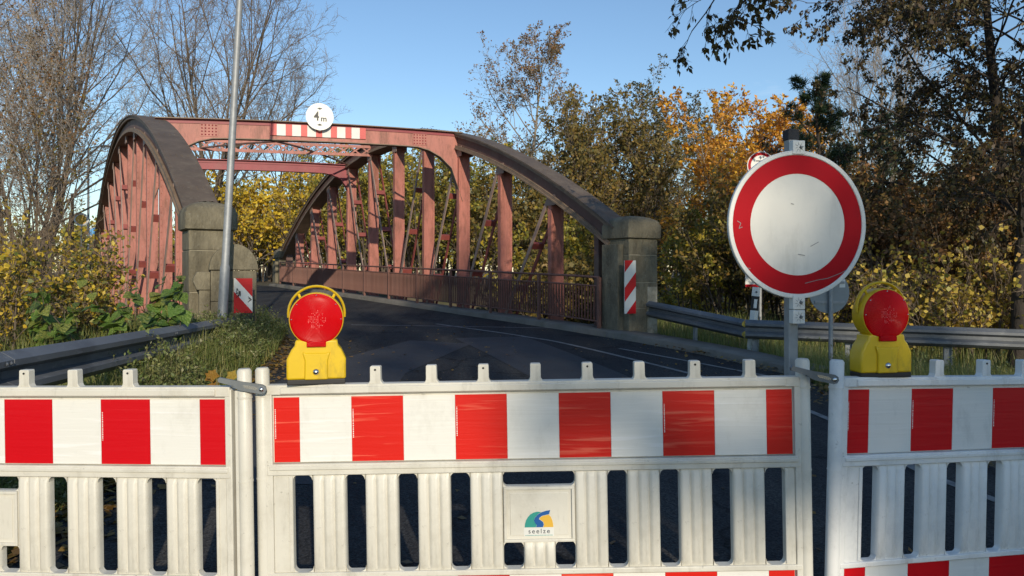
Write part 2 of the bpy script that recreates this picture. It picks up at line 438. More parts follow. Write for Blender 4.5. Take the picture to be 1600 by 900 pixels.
ROAD_L = [(-2.2, -30), (-2.4, -6), (-2.65, 4), (-3.05, 8), (-3.35, 10.2)] + [tuple(bw(s, 2.75))[:2] for s in (11.4, 14, 18, 24, 30, 36, 50, 80)]
ROAD_R = [(8.5, -30), (5.6, -8), (4.6, 1), (3.9, 5), (3.5, 7), (3.75, 8.6), (3.95, 9.9), (3.3, 11.3), (2.5, 12.5)] + [tuple(bw(s, 8.75))[:2] for s in (11.2, 14, 18, 24, 30, 36, 50, 80)]

def resample(poly, n):
    P = np.array(poly, float)
    d = np.r_[0, np.cumsum(np.linalg.norm(np.diff(P, axis=0), axis=1))]
    t = np.linspace(0, d[-1], n)
    return np.stack([np.interp(t, d, P[:, 0]), np.interp(t, d, P[:, 1])], 1)

def grid_quads(a, b):
    i = np.arange(a - 1)[:, None]; j = np.arange(b - 1)[None, :]
    q = np.stack([i * b + j, i * b + j + 1, (i + 1) * b + j + 1, (i + 1) * b + j], -1)
    return q.reshape(-1, 4)

def build_road():
    n, mrow = 220, 14
    A = resample(ROAD_L, n); B = resample(ROAD_R, n)
    t = np.linspace(0, 1, mrow)[None, :, None]
    G = A[:, None] * (1 - t) + B[:, None] * t
    Z = zroad(G[..., 0] * BD[0] + G[..., 1] * BD[1])
    V = np.concatenate([G, Z[..., None]], -1).reshape(-1, 3)
    o = link('road', np_mesh('road', V, grid_quads(n, mrow)[:, ::-1], [M['asphalt']], smooth=True))
    prop(o, kind='structure')
build_road()

def ribbon(name, poly, width, dz, mat, n=60, kind='structure', w1=None):
    P = resample(poly, n)
    T = np.gradient(P, axis=0); T /= np.linalg.norm(T, axis=1)[:, None]
    N = np.stack([-T[:, 1], T[:, 0]], 1)
    ww = np.linspace(width, w1 if w1 else width, n)[:, None]
    A = P + N * ww / 2; B = P - N * ww / 2
    def z(Q): return zroad(Q[:, 0] * BD[0] + Q[:, 1] * BD[1]) + dz
    V = np.stack([np.c_[A, z(A)], np.c_[B, z(B)]], 1).reshape(-1, 3)
    o = link(name, np_mesh(name, V, grid_quads(n, 2), [mat]))
    return prop(o, kind=kind)
ribbon('road_marking', [(-1.6, 15.6), (-0.6, 14.4), (0.67, 12.9), (2.2, 10.4), (3.05, 8.95), (3.25, 7.4), (3.1, 5.6), (3.6, 2.5), (4.4, -3)], 0.085, 0.006, M['line'], 90)
ribbon('road_marking', [(1.75, 12.1), (2.6, 11.1), (3.5, 10.0)], 0.07, 0.006, M['line'], 40)
ribbon('road_joint', [(-3.3, 15.15), (-1, 15.1), (1.6, 14.95)], 0.05, 0.005, M['seam'], 30)
ribbon('road_patch', [(-2.2, 5.2), (-2.0, 9.5), (-1.2, 12.4)], 1.6, 0.004, M['patch'], 30, w1=1.1)
ribbon('road_patch', [(1.0, 6.5), (0.9, 9.5), (-0.4, 13.2)], 1.3, 0.004, M['patch'], 30)

# kerb strips on the right and left of the bridge road and the approach
def kerb(name, poly, w, h, n=80):
    P = resample(poly, n)
    T = np.gradient(P, axis=0); T /= np.linalg.norm(T, axis=1)[:, None]
    N = np.stack([-T[:, 1], T[:, 0]], 1)
    zz = zroad(P[:, 0] * BD[0] + P[:, 1] * BD[1])
    a = P; b = P - N * w
    rows = np.stack([np.c_[a, zz - 0.15], np.c_[a, zz + h - 0.015], np.c_[a - N * 0.02, zz + h], np.c_[b, zz + h], np.c_[b, zz - 0.3]], 1)
    o = link(name, np_mesh(name, rows.reshape(-1, 3), grid_quads(n, 5), [M['kerb']]))
    prop(o, kind='structure')
kerb('kerb', [(3.95, 9.95), (3.3, 11.35), (2.55, 12.5)] + [tuple(bw(s, 8.75))[:2] for s in (11.2, 34.0)], 0.55, 0.11)
kerb('kerb', [tuple(bw(s, 2.75))[:2] for s in (34.0, 11.4)], 0.4, 0.11)

def terrain_z(X, Y):
    s = X * BD[0] + Y * BD[1]; p = X * BR[0] + Y * BR[1]
    z = zroad(s) - 0.07
    # cutting under the bridge, left open beside the abutments
    cut = sstep((s - 13.2) / 4) * sstep((32.8 - s) / 4)
    z = z - cut * 3.2
    # embankment falls away to the left of the road, verge drops to the right
    left = sstep((1.2 - p) / 6) * sstep((s - 2) / 6)
    z = z - 0.5 * left
    z = z - 0.22 * sstep((p - 9.3) / 2.5) * sstep((12 - s) / 4)
    near_l = sstep((-2.75 - X) / 0.9) * (1 - sstep((Y - 12) / 2)) * 0.22
    z = z + near_l
    z = z + 0.05 * np.sin(X * 1.7 + Y * 0.6) * np.sin(Y * 1.3 - X * 0.4) * (sstep((p - 9.8) / 1.5) + sstep((1.6 - p) / 1.5))
    return z

def build_terrain():
    def axis(lo, hi, fine_lo, fine_hi, step, grow):
        a = list(np.arange(fine_lo, fine_hi, step))
        x = fine_hi; d = step
        while x < hi: a.append(x); d *= grow; x += d
        a.append(hi)
        x = fine_lo; d = step; pre = []
        while x > lo:
            d *= grow; x -= d; pre.append(max(x, lo))
        return np.array(pre[::-1] + a)
    xs = axis(-700, 700, -16, 16, 0.33, 1.18); ys = axis(-120, 1500, -4, 40, 0.33, 1.18)
    X, Y = np.meshgrid(xs, ys, indexing='ij')
    Z = terrain_z(X, Y)
    V = np.stack([X, Y, Z], -1).reshape(-1, 3)
    o = link('ground', np_mesh('ground', V, grid_quads(len(xs), len(ys))[:, ::-1], [M['soil']], smooth=True))
    prop(o, kind='structure')
build_terrain()

# ------------------------------------------------------------------ barriers
PX = 408.0
def fillet(mb, cx, cz, r, qx, qz, y0, y1):
    """fills one corner of a slot: (cx,cz) is the corner, the slot lies towards (qx,qz)"""
    poly = [(cx, cz)]
    for k in range(6):
        a = math.pi / 2 * k / 5
        poly.append((cx + qx * r * (1 - math.sin(a)), cz + qz * r * (1 - math.cos(a))))
    mb.prism(poly, 'y', y0, y1)

def slot_corners(mb, x0, x1, z0, z1, r, y0, y1):
    for cx, qx in ((x0, 1), (x1, -1)):
        for cz, qz in ((z0, 1), (z1, -1)): fillet(mb, cx, cz, r, qx, qz, y0, y1)

def slat_mesh(width, h, ridges=3):
    nx, rows = 12 * ridges + 1, [0, 0.012, 0.024, 0.5 * h, h - 0.024, h - 0.012, h]
    V = []; 
    for z in rows:
        e = min(z, h - z)
        fade = max(0.0, min(1.0, (e - 0.004) / 0.018))
        for i in range(nx):
            u = i / (nx - 1)
            ph = min(1.0, 1.25 * abs(math.sin(math.pi * u * ridges)) ** 0.8)
            edge = min(1, min(u, 1 - u) * width / 0.0035)
            V.append((u * width, -0.020 * edge * (0.52 + 0.48 * ph * fade), z))
    nr = len(rows)
    F = [(j * nx + i, j * nx + i + 1, (j + 1) * nx + i + 1, (j + 1) * nx + i) for j in range(nr - 1) for i in range(nx - 1)]
    b = len(V)
    V += [(0, 0.018, 0), (width, 0.018, 0), (width, 0.018, h), (0, 0.018, h)]
    F += [(b, b + 3, b + 2, b + 1)]
    F.append(tuple([b, b + 3] + [j * nx for j in range(nr - 1, -1, -1)]))
    F.append(tuple([b + 2, b + 1] + [j * nx + nx - 1 for j in range(nr)]))
    F.append(tuple([b + 1, b] + list(range(nx))))
    F.append(tuple([b + 3, b + 2] + [(nr - 1) * nx + i for i in range(nx - 1, -1, -1)]))
    me = MB().add(V, F).mesh('slat')
    me.polygons.foreach_set('use_smooth', [True] * len(me.polygons)); me.update()
    me.set_sharp_from_angle(angle=rad(60))
    return me

slat_cache = {}
def barrier(label, loc, rotz, tilt, pl, red, white, tubes=(0.0, 0.0), tabs=(), logo=False, seed=0):
    t = thing('construction_barrier', label, 'barrier', loc, rotz, 'plastic construction barriers across the road')
    t.rotation_euler = (0, -tilt, rotz)
    L = 2.12
    rng = random.Random(seed)
    mb = MB()
    mb.box(0.045, L - 0.045, -0.022, 0.024, 0.962, 1.0)                         # top rail
    mb.box(0.10, L - 0.10, -0.029, -0.020, 0.966, 0.992)                        # its raised lip
    mb.box(0.045, L - 0.045, -0.006, 0.020, 0.700, 0.964)                       # plate backing
    mb.box(0.045, L - 0.045, -0.022, 0.024, 0.655, 0.699)                       # mid rail
    mb.box(0.055, L - 0.055, -0.027, -0.020, 0.676, 0.692)
    mb.box(0.045, L - 0.045, -0.022, 0.024, 0.264, 0.285)                       # lower rail
    mb.box(0.045, L - 0.045, -0.006, 0.020, 0.140, 0.266)
    mb.box(0.045, L - 0.045, -0.022, 0.024, 0.085, 0.139)
    mb.box(0.040, 0.066, -0.020, 0.022, 0.10, 0.99)                             # end stiles
    mb.box(L - 0.066, L - 0.040, -0.020, 0.022, 0.10, 0.99)
    f = mb.build('frame', pl, t, bevel=0.006, smooth=True)
    # end tubes
    for u, ex, h in ((0.026, -tubes[0], 1.066), (L - 0.026, tubes[1], 1.066)):
        tb = MB()
        r = 0.0265
        tb.tube([(u + ex, 0, -0.02), (u + ex, 0, 0.62), (u + ex, 0, h - 0.008), (u + ex, 0, h)], [r, r, r, r - 0.006], 20)
        if abs(ex) > 0.005: tb.box(min(u, u + ex), max(u, u + ex), -0.018, 0.018, 0.09, 0.985)
        tb.tube([(u + ex, 0, 0.955), (u + ex, 0, 0.962)], 0.0285, 20)
        tb.tube([(u + ex, 0, 0.64), (u + ex, 0, 0.646)], 0.0278, 20)
        tb.build('post', pl, t, smooth=True)
    # end panels, slats
    def slat(u0, u1, z0, z1, ridges=3):
        key = (round(u1 - u0, 3), round(z1 - z0, 3), ridges)
        if key + (pl.name,) not in slat_cache:
            me = slat_mesh(u1 - u0, z1 - z0, ridges); me.materials.append(pl); slat_cache[key + (pl.name,)] = me
        o = link('slat', slat_cache[key + (pl.name,)], t); o.location = (u0, 0, z0)
    zb, zt = 0.284, 0.656
    ep = MB(); ep.box(0.066, 0.140, -0.014, 0.018, zb, zt); ep.box(0.125, 0.140, -0.019, -0.013, zb + 0.005, zt - 0.005)
    ep.build('end_panel', pl, t, bevel=0.004)
    ep = MB(); ep.box(2.014, L - 0.066, -0.014, 0.018, zb, zt); ep.box(2.014, 2.026, -0.019, -0.013, zb + 0.005, zt - 0.005)
    ep.build('end_panel', pl, t, bevel=0.004)
    for k in range(3): slat(0.214 + 0.2 * k, 0.340 + 0.2 * k, zb, zt); slat(1.414 + 0.2 * k, 1.540 + 0.2 * k, zb, zt)
    slat(0.814, 0.940, zb, zt); slat(1.214, 1.340, zb, zt)
    # logo panel between the inner slats
    lp = MB()
    lp.box(0.940, 1.214, -0.010, 0.018, 0.385, 0.598)
    for bx in ((0.942, 1.212, 0.586, 0.597), (0.942, 1.212, 0.386, 0.397), (0.942, 0.953, 0.397, 0.586), (1.201, 1.212, 0.397, 0.586)):
        lp.box(bx[0], bx[1], -0.019, -0.009, bx[2], bx[3])
    lp.box(0.966, 1.188, -0.0125, -0.009, 0.410, 0.572)
    lp.build('logo_panel', pl, t, bevel=0.005)
    slat(1.016, 1.138, zb, 0.386, 3)
    cf = MB()
    for k in range(4):
        for u in (0.140 + 0.2 * k if k else 0.140, 1.340 + 0.2 * k):
            u1 = {True: u + 0.074}[True]
            slot_corners(cf, u, u1, zb + 0.001, zt - 0.001, 0.021, -0.013, 0.016)
    slot_corners(cf, 0.940, 1.214, 0.597, zt, 0.020, -0.009, 0.016)
    slot_corners(cf, 0.940, 1.016, zb, 0.386, 0.020, -0.009, 0.016)
    slot_corners(cf, 1.138, 1.214, zb, 0.386, 0.020, -0.009, 0.016)
    prop(cf.build('slot_corners', pl, t), kind='stuff')
    # tabs along the top
    if 'tab' not in slat_cache:
        a = MB()
        prof = [(-0.034, -0.002), (-0.024, 0.003), (-0.0205, 0.012), (-0.0200, 0.061), (-0.0175, 0.066), (0.0175, 0.066), (0.0200, 0.061), (0.0205, 0.012), (0.025, 0.003), (0.034, -0.002)]
        a.prism(prof, 'y', -0.017, 0.017)
        slat_cache['tab'] = a.mesh('tab')
    for i, u in enumerate(tabs):
        me = slat_cache['tab'].copy(); me.materials.append(pl)
        o = link('mounting_tab', me, t, bevel=0.003); o.location = (u, 0, 1.0)
        o.rotation_euler = (0, rad(rng.uniform(-0.8, 0.8)), 0)
        if i % 2 == 1:
            h = MB(); h.tube([(0, -0.0185, 0.052), (0, -0.0165, 0.052)], 0.0042, 10)
            h.build('hole', M['black'], o)
    # striped reflective plates
    for z0, z1, nm in ((0.704, 0.951, 'stripe'), (0.162, 0.259, 'stripe')):
        u = 0.070
        for k in range(11):
            wd = 0.099 if k in (0, 10) else 0.198
            s_ = MB().box(u, u + wd - 0.0012, -0.0085, -0.0062, z0, z1)
            o = s_.build('red_stripe' if k % 2 == 0 else 'white_stripe', red if k % 2 == 0 else white, t)
            if k % 2 == 0 and nm == 'stripe' and z0 > 0.5 and (k % 4 == 0 or k == 2):
                tk = MB()
                zz = z0 + 0.09
                while zz < z0 + 0.20:
                    hh = rng.uniform(0.002, 0.006)
                    tk.box(u + 0.004, u + 0.0075, -0.0091, -0.0084, zz, zz + hh); zz += hh + rng.uniform(0.0015, 0.003)
                prop(tk.build('edge_print', M['film_white'], t), kind='stuff')
            u += wd
    # rubber feet under the posts
    for u in (0.026 - tubes[0], L - 0.026 + tubes[1]):
        ft = MB(); prof = [(-0.40, -0.12), (0.40, -0.12), (0.40, -0.06), (0.30, -0.015), (-0.30, -0.015), (-0.40, -0.06)]
        ft.prism(prof, 'x', u - 0.18, u + 0.18)
        ft.build('foot', M['rubber'], t, bevel=0.01)
    if logo:
        def conv(pts): return [(((760 + x / 5.0) - 397) / PX + 0.001, 1.0 - ((720 + y / 5.0) - 592.5) / PX) for x, y in pts]
        teal = [(265, 502), (268, 475), (276, 448), (290, 424), (310, 402), (335, 388), (365, 381), (395, 384), (368, 402), (346, 425), (337, 450), (346, 470), (358, 484), (352, 502)]
        blue = [(465, 370), (430, 376), (400, 385), (369, 403), (347, 426), (338, 450), (347, 470), (360, 484), (354, 502), (406, 502), (414, 481), (408, 462), (390, 449), (377, 440), (381, 428), (400, 414), (430, 407), (456, 402)]
        yel = [(401, 418), (430, 410), (454, 406), (470, 424), (480, 448), (486, 475), (488, 502), (410, 502), (417, 481), (411, 460), (393, 447), (381, 439), (385, 429)]
        card = [(258, 504), (258, 572), (492, 572), (492, 504)]
        y0 = -0.0133
        plate = MB().prism(conv(card), 'y', y0 + 0.0004, y0 + 0.002).build('logo_sticker', M['white_sign'], t)
        for pts, m_, nm in ((teal, 'teal', 'logo_hill'), (blue, 'blue', 'logo_river'), (yel, 'logo_yellow', 'logo_field')):
            MB().prism(conv(pts), 'y', y0 - 0.0004, y0 + 0.0025).build(nm, M[m_], plate)
        me = text_mesh('seelze', 0.0255, M['ink'], 1.32)
        o = link('lettering', me, plate)
        c = conv([(377, 533)])[0]
        o.location = (c[0], y0 - 0.0006, c[1])
        tk = MB(); rr = random.Random(2); x = 270
        while x < 482:
            wpx = rr.uniform(3, 8); a = conv([(x, 562), (x + wpx, 567)])
            tk.box(a[0][0], a[1][0], y0 - 0.0002, y0 + 0.001, a[1][1], a[0][1]); x += wpx + rr.uniform(2, 4)
        prop(tk.build('fine_print', M['teal'], plate), kind='stuff')
    return t

YB = 1155 / PX
ux = lambda x: (x - 397) / PX
zc = 0.098
b_c = barrier('middle striped white barrier with the town logo sticker on its panel', (ux(397) + (397 - 800) / PX + 0.023, YB, zc - 0.010), 0, rad(0.95),
              M['plastic'], M['film_red'], M['film_white'], tabs=[ux(x) for x in (508, 585, 672, 753, 834, 915, 996, 1082, 1168)], logo=True, seed=3)
th = rad(-5.2)
rx = (-0.998, 2.790)
b_l = barrier('warm white striped barrier at the left, its corner bolted by a latch', (rx[0] - 2.12 * math.cos(th), rx[1] - 2.12 * math.sin(th), 0.056), th, rad(0.9),
              M['plastic'], M['film_red_new'], M['film_white'], tubes=(0, 0.03), tabs=[0.25, 0.45, 0.65, 0.85, 1.05, 1.247, 1.447, 1.67], seed=5)
th2 = rad(14)
b_r = barrier('cool grey-white striped barrier at the right, angled away', (1.203, 2.845, 0.116), th2, rad(-1.6),
              M['plastic_cool'], M['film_red_new'], M['film_white_cool'], tabs=[0.49, 0.72, 0.92, 1.3, 1.5, 1.7, 1.9], seed=9)

# latches that couple the barrier ends
def latch(label, a, b, pivot_r=True):
    a = Vector(a); b = Vector(b)
    d = b - a; ln = Vector((d.x, d.y, 0)).length
    t = thing('coupling_latch', label, 'latch', b, math.atan2(d.y, d.x), 'latches coupling the barriers')
    sl = math.atan2(d.z, ln)
    mb = MB()
    prof = [(-ln, 0.012), (-ln + 0.006, 0.020), (-ln * 0.45, 0.016), (-0.09, 0.016), (0.0, 0.0175), (0.013, 0.012), (0.018, 0.0), (0.013, -0.012), (0.0, -0.0175), (-0.075, -0.016), (-0.11, -0.006), (-ln * 0.6, -0.004), (-ln + 0.004, 0.002)]
    mb.prism(prof, 'y', -0.010, 0.004, mat=Matrix.Rotation(-sl, 4, 'Y'))
    o = mb.build('lever', M['steel'], t, bevel=0.0035, smooth=True)
    g = MB(); g.prism([(-0.07, 0.004), (-0.06, 0.007), (-0.02, 0.006), (-0.012, 0.0), (-0.02, -0.006), (-0.06, -0.004)], 'y', -0.0108, -0.009, mat=Matrix.Rotation(-sl, 4, 'Y'))
    g.build('slot_plate', M['bolt'], o)
    c = MB(); c.lathe([(0.0001, -0.017), (0.006, -0.016), (0.009, -0.013), (0.0095, -0.008)], 14, 'y')
    c.build('pivot_bolt', M['bolt'], o, smooth=True)
    s_ = MB(); s_.tube([(0, 0.0, 0), (0, 0.05, 0)], 0.008, 8); s_.build('pin', M['steel'], o)
    return t
def wp(px_, py_, Y): return ((px_ - 800) / FPX * Y, Y, EYE - (py_ - 425) / FPX * Y)
latch('grey steel latch lever joining left and middle barriers', wp(338, 597, YB - 0.095), wp(409, 608, YB - 0.060))
latch('grey steel latch lever joining middle and right barriers', wp(1232, 579, YB - 0.055), wp(1302, 592.5, YB - 0.045))

# ------------------------------------------------------------------ warning beacons
def beacon(label, loc, rotz):
    t = thing('warning_beacon', label, 'warning light', loc, rotz, 'yellow warning beacons on the barriers')
    b = 1 / (5 * PX)
    def q(x, y): return ((x - 327) * b, (845 - y) * b)
    # lower body with sloping shoulders
    body = [q(105, 806), q(105, 648), q(140, 575), q(165, 545), q(170, 500), q(485, 500), q(490, 545), q(515, 575), q(550, 648), q(550, 806)]
    mb = MB(); mb.prism(body, 'y', -0.040, 0.040)
    o = mb.build('housing', M['yellow'], t, bevel=0.008, smooth=True, seg=3)
    fr = MB()
    fr.prism([q(238, 806), q(240, 660), q(222, 590), q(250, 600), q(405, 600), q(432, 590), q(415, 660), q(415, 806)], 'y', -0.048, -0.038)
    fr.build('front_plate', M['yellow'], o, bevel=0.005, smooth=True)
    # ring that carries the lens
    cx, cz = q(327, 342)
    rg = MB()
    R = 208 * b
    rg.lathe([(R - 0.012, -0.036), (R - 0.003, -0.036), (R, -0.028), (R, 0.028), (R - 0.003, 0.036), (R - 0.012, 0.036)], 48, 'y', mat=Matrix.Translation((cx, 0, cz)))
    rg.build('lens_ring', M['yellow'], t, smooth=True)
    Rl = 199 * b
    ln = MB()
    prof = []
    for k in range(9):
        a = math.pi / 2 * k / 8
        prof.append((max(0.0004, Rl * math.sin(a)), -0.036 - 0.014 * math.cos(a)))
    prof += [(Rl, -0.02), (Rl, 0.03)]
    ln.lathe(prof, 56, 'y', mat=Matrix.Translation((0, 0, 0)))
    lo = ln.build('lens', M['lens'], t, smooth=True); lo.location = (cx, 0, cz)
    pat = MB()
    rr = random.Random(4)
    for i in range(-6, 7):
        for j in range(-6, 7):
            if i * i + j * j > 40 or rr.random() < 0.45: continue
            x = i * 0.0056; z = j * 0.0056
            yy = -0.036 - 0.014 * math.sqrt(max(0, 1 - (x * x + z * z) / Rl ** 2))
            pat.box(x - 0.0017, x + 0.0017, yy - 0.0007, yy + 0.001, z - 0.0017, z + 0.0017)
    prop(pat.build('lens_pattern', M['lens_core'], lo), kind='stuff')
    sc = MB()
    for a in (90, 0, 180, 38, 142):
        x = Rl * 0.93 * math.cos(rad(a)); z = Rl * 0.93 * math.sin(rad(a))
        sc.lathe([(0.0003, -0.0435), (0.0022, -0.0427), (0.0028, -0.039)], 8, 'y', mat=Matrix.Translation((x, 0, z)))
    prop(sc.build('lens_rivets', M['bolt'], lo), kind='stuff')
    bx = MB(); x0, z0 = q(255, 553); x1, z1 = q(400, 510)
    bx.box(x0, x1, -0.052, -0.03, z0, z1); bx.build('lens_clip', M['lens'], t, bevel=0.003)
    # carrying handle
    hd = MB()
    pts = []
    for k in range(25):
        a = rad(-8 + 196 * k / 24)
        pts.append((cx + 0.1045 * math.cos(a), 0, q(0, 300)[1] + 0.104 * math.sin(a)))
    hd.tube(pts, 0.0052, 8, mat=Matrix.Diagonal((1, 2.2, 1, 1)))
    for sx in (-1, 1):
        hd.tube([(cx + sx * 0.060, 0, cz + 0.080), (cx + sx * 0.069, 0, cz + 0.098)], 0.0055, 8)
    hd.build('handle', M['yellow'], t, smooth=True)
    bs = MB(); x0, z0 = q(108, 845); x1, z1 = q(547, 806)
    bs.box(x0, x1, -0.037, 0.037, 0.0, z1); bs.build('base', M['black'], t, bevel=0.003)
    bo = MB(); x, z = q(325, 745)
    bo.lathe([(0.0003, -0.0575), (0.005, -0.0565), (0.010, -0.053), (0.0128, -0.0485), (0.0128, -0.046)], 18, 'y', mat=Matrix.Translation((x, 0, z)))
    bo.build('lock_bolt', M['bolt'], o, smooth=True)
    return t
beacon('sunlit yellow warning beacon with bright red lens on the middle barrier', (-0.748, YB, 1.52 - (599 - 425) / PX + 0.001), rad(13))
sx_, sy_ = 1.203 + 0.27 * math.cos(th2), 2.855 + 0.27 * math.sin(th2)
beacon('shaded yellow warning beacon with dark red lens on the right barrier', (sx_ - 0.01, sy_, 1.1075), th2 - rad(5))
sx_, sy_ = 1.203 + 1.10 * math.cos(th2), 2.855 + 1.10 * math.sin(th2)
beacon('yellow warning beacon cut off at the right edge of the photo', (sx_ + 0.022, sy_ + 0.01, 1.09), th2)

# ------------------------------------------------------------------ large prohibition sign
def disc(mb, r, y0, y1, n=64, mat=None, mi=0): mb.lathe([(r, y0), (r, y1)], n, 'y', mi, mat)
def ring_mesh(r0, r1, y0, y1, n=64):
    mb = MB(); vs = []; fs = []
    for r, y in ((r0, y0), (r1, y0), (r1, y1), (r0, y1)):
        for k in range(n):
            a = 2 * math.pi * k / n; vs.append((r * math.cos(a), y, r * math.sin(a)))
    for j in range(4):
        for k in range(n):
            k2 = (k + 1) % n; j2 = (j + 1) % 4
            fs.append((j * n + k, j * n + k2, j2 * n + k2, j2 * n + k))
    return mb.add(vs, fs)

sg = thing('prohibition_sign', 'large round white sign with broad red border on square post behind barriers', 'traffic sign', (1.158, 3.0, 0.0), rad(9))
zc_ = 1.52 + 74 / 1155 * 3.0
pl_ = MB(); disc(pl_, 0.293, -0.004, 0.004); o = pl_.build('sign_face', M['sign_face'], sg); o.location = (0, 0, zc_)
o = ring_mesh(0.206, 0.281, -0.0055, -0.0042).build('red_border', M['red_sign'], sg); o.location = (0, 0, zc_)
o = ring_mesh(0.2815, 0.300, -0.009, 0.010, 72).build('rim', M['white_sign'], sg, bevel=0.003, smooth=True); o.location = (0, 0, zc_)
sc = MB()
for pts in ([(0.03, -0.238), (0.09, -0.224), (0.13, -0.218), (0.19, -0.196), (0.24, -0.170)], [(-0.262, 0.012), (-0.247, 0.003), (-0.255, -0.018), (-0.24, -0.012)], [(-0.235, -0.175), (-0.205, -0.178)], [(0.0, -0.12), (0.03, -0.125)], [(0.055, -0.088), (0.09, -0.07)], [(-0.03, 0.085), (-0.018, 0.082)]):
    for a, b in zip(pts[:-1], pts[1:]):
        d = Vector((b[0] - a[0], b[1] - a[1])); n_ = Vector((-d.y, d.x)).normalized() * 0.0013
        sc.prism([(a[0] + n_.x, a[1] + n_.y), (a[0] - n_.x, a[1] - n_.y), (b[0] - n_.x, b[1] - n_.y), (b[0] + n_.x, b[1] + n_.y)], 'y', -0.0062, -0.0050)
o = prop(sc.build('scratches', M['seam'], sg), kind='stuff'); o.location = (0, 0, zc_)
ps = MB(); ps.box(-0.025, 0.018, 0.022, 0.064, -0.1, 2.09)
ps.build('post', M['galv'], sg, bevel=0.006)
cpz = MB(); cpz.box(-0.028, 0.021, 0.020, 0.067, 2.06, 2.105); cpz.build('post_cap', M['rubber'], sg, bevel=0.004)
def star_clamp(zc0, nm='clamp'):
    c = MB(); c.box(-0.026, 0.027, -0.013, 0.02, zc0 - 0.028, zc0 + 0.028)
    o = c.build(nm, M['white_sign'], sg, bevel=0.003)
    r = MB()
    for k in range(8):
        a = math.pi * k / 4 + 0.2
        r.add([(0.001 + 0.009 * math.cos(a - .12), -0.0145, zc0 + 0.009 * math.sin(a - .12)), (0.001 + 0.024 * math.cos(a), -0.0145, zc0 + 0.024 * math.sin(a)), (0.001 + 0.009 * math.cos(a + .12), -0.0145, zc0 + 0.009 * math.sin(a + .12)), (0.001 + 0.012 * math.cos(a), -0.0125, zc0 + 0.012 * math.sin(a))], [(0, 1, 2), (0, 3, 1), (1, 3, 2), (0, 2, 3)])
    prop(r.build('star_rib', M['steel'], o), kind='stuff')
    bo = MB(); bo.lathe([(0.0003, -0.021), (0.005, -0.020), (0.0075, -0.013)], 6, 'y', mat=Matrix.Translation((0.008, 0, zc0))); bo.build('nut', M['steel'], o)
star_clamp(zc_ - 0.316); star_clamp(zc_ - 0.374); star_clamp(zc_ + 0.312)

# ------------------------------------------------------------------ bridge
bridge = thing('arch_bridge', 'old red riveted steel arch bridge with two arches over the road', 'bridge', bw(12, 5.8, 0.3))
bloc = bridge.location
bridge.location = (0, 0, 0)
ARCH = {1: (2.31, 3.12), -1: (2.36, 3.30)}      # springing height and rise of the left (1) and right (-1) arch
def zch(t, side=-1): return ARCH[side][0] + ARCH[side][1] * 4 * t * (1 - t)
MBW = Matrix(((BD[0], BR[0], 0, 0), (BD[1], BR[1], 0, 0), (0, 0, 1, 0), (0, 0, 0, 1)))   # (s,p,z) -> world
KS = [0.0825 + 0.0928 * k for k in range(10)]

def chord_strip(s0, p0, prof_w, prof_z, side, n=40, t0=-0.012, t1=1.012):
    """rectangular bar swept along the arch: half width, (low, high) offsets measured square to the arch"""
    mb = MB(); vs = []; fs = []
    for i in range(n + 1):
        t = t0 + (t1 - t0) * i / n
        s = s0 + t * SPAN; z = zch(t, side)
        sl = ARCH[side][1] * 4 * (1 - 2 * t) / SPAN
        nn = Vector((-sl, 0, 1)).normalized()
        for pw, pz in ((-prof_w, prof_z[0]), (prof_w, prof_z[0]), (prof_w, prof_z[1]), (-prof_w, prof_z[1])):
            vs.append(Vector((s, p0 + pw, z)) + nn * pz)
    for i in range(n):
        for k in range(4):
            k2 = (k + 1) % 4
            fs.append((i * 4 + k, i * 4 + k2, i * 4 + 4 + k2, i * 4 + 4 + k))
    fs.append((0, 1, 2, 3)); fs.append(tuple(n * 4 + k for k in (3, 2, 1, 0)))
    return mb.add(vs, fs, 0, MBW)

def rivet(mb, p, nrm, r=0.016):
    n_ = Vector(nrm).normalized(); a = n_.orthogonal().normalized(); b = n_.cross(a)
    p = Vector(p)
    vs = [p + (a * math.cos(k * 1.0472) + b * math.sin(k * 1.0472)) * r for k in range(6)] + [p + n_ * r * 0.7]
    mb.add(vs, [(k, (k + 1) % 6, 6) for k in range(6)])

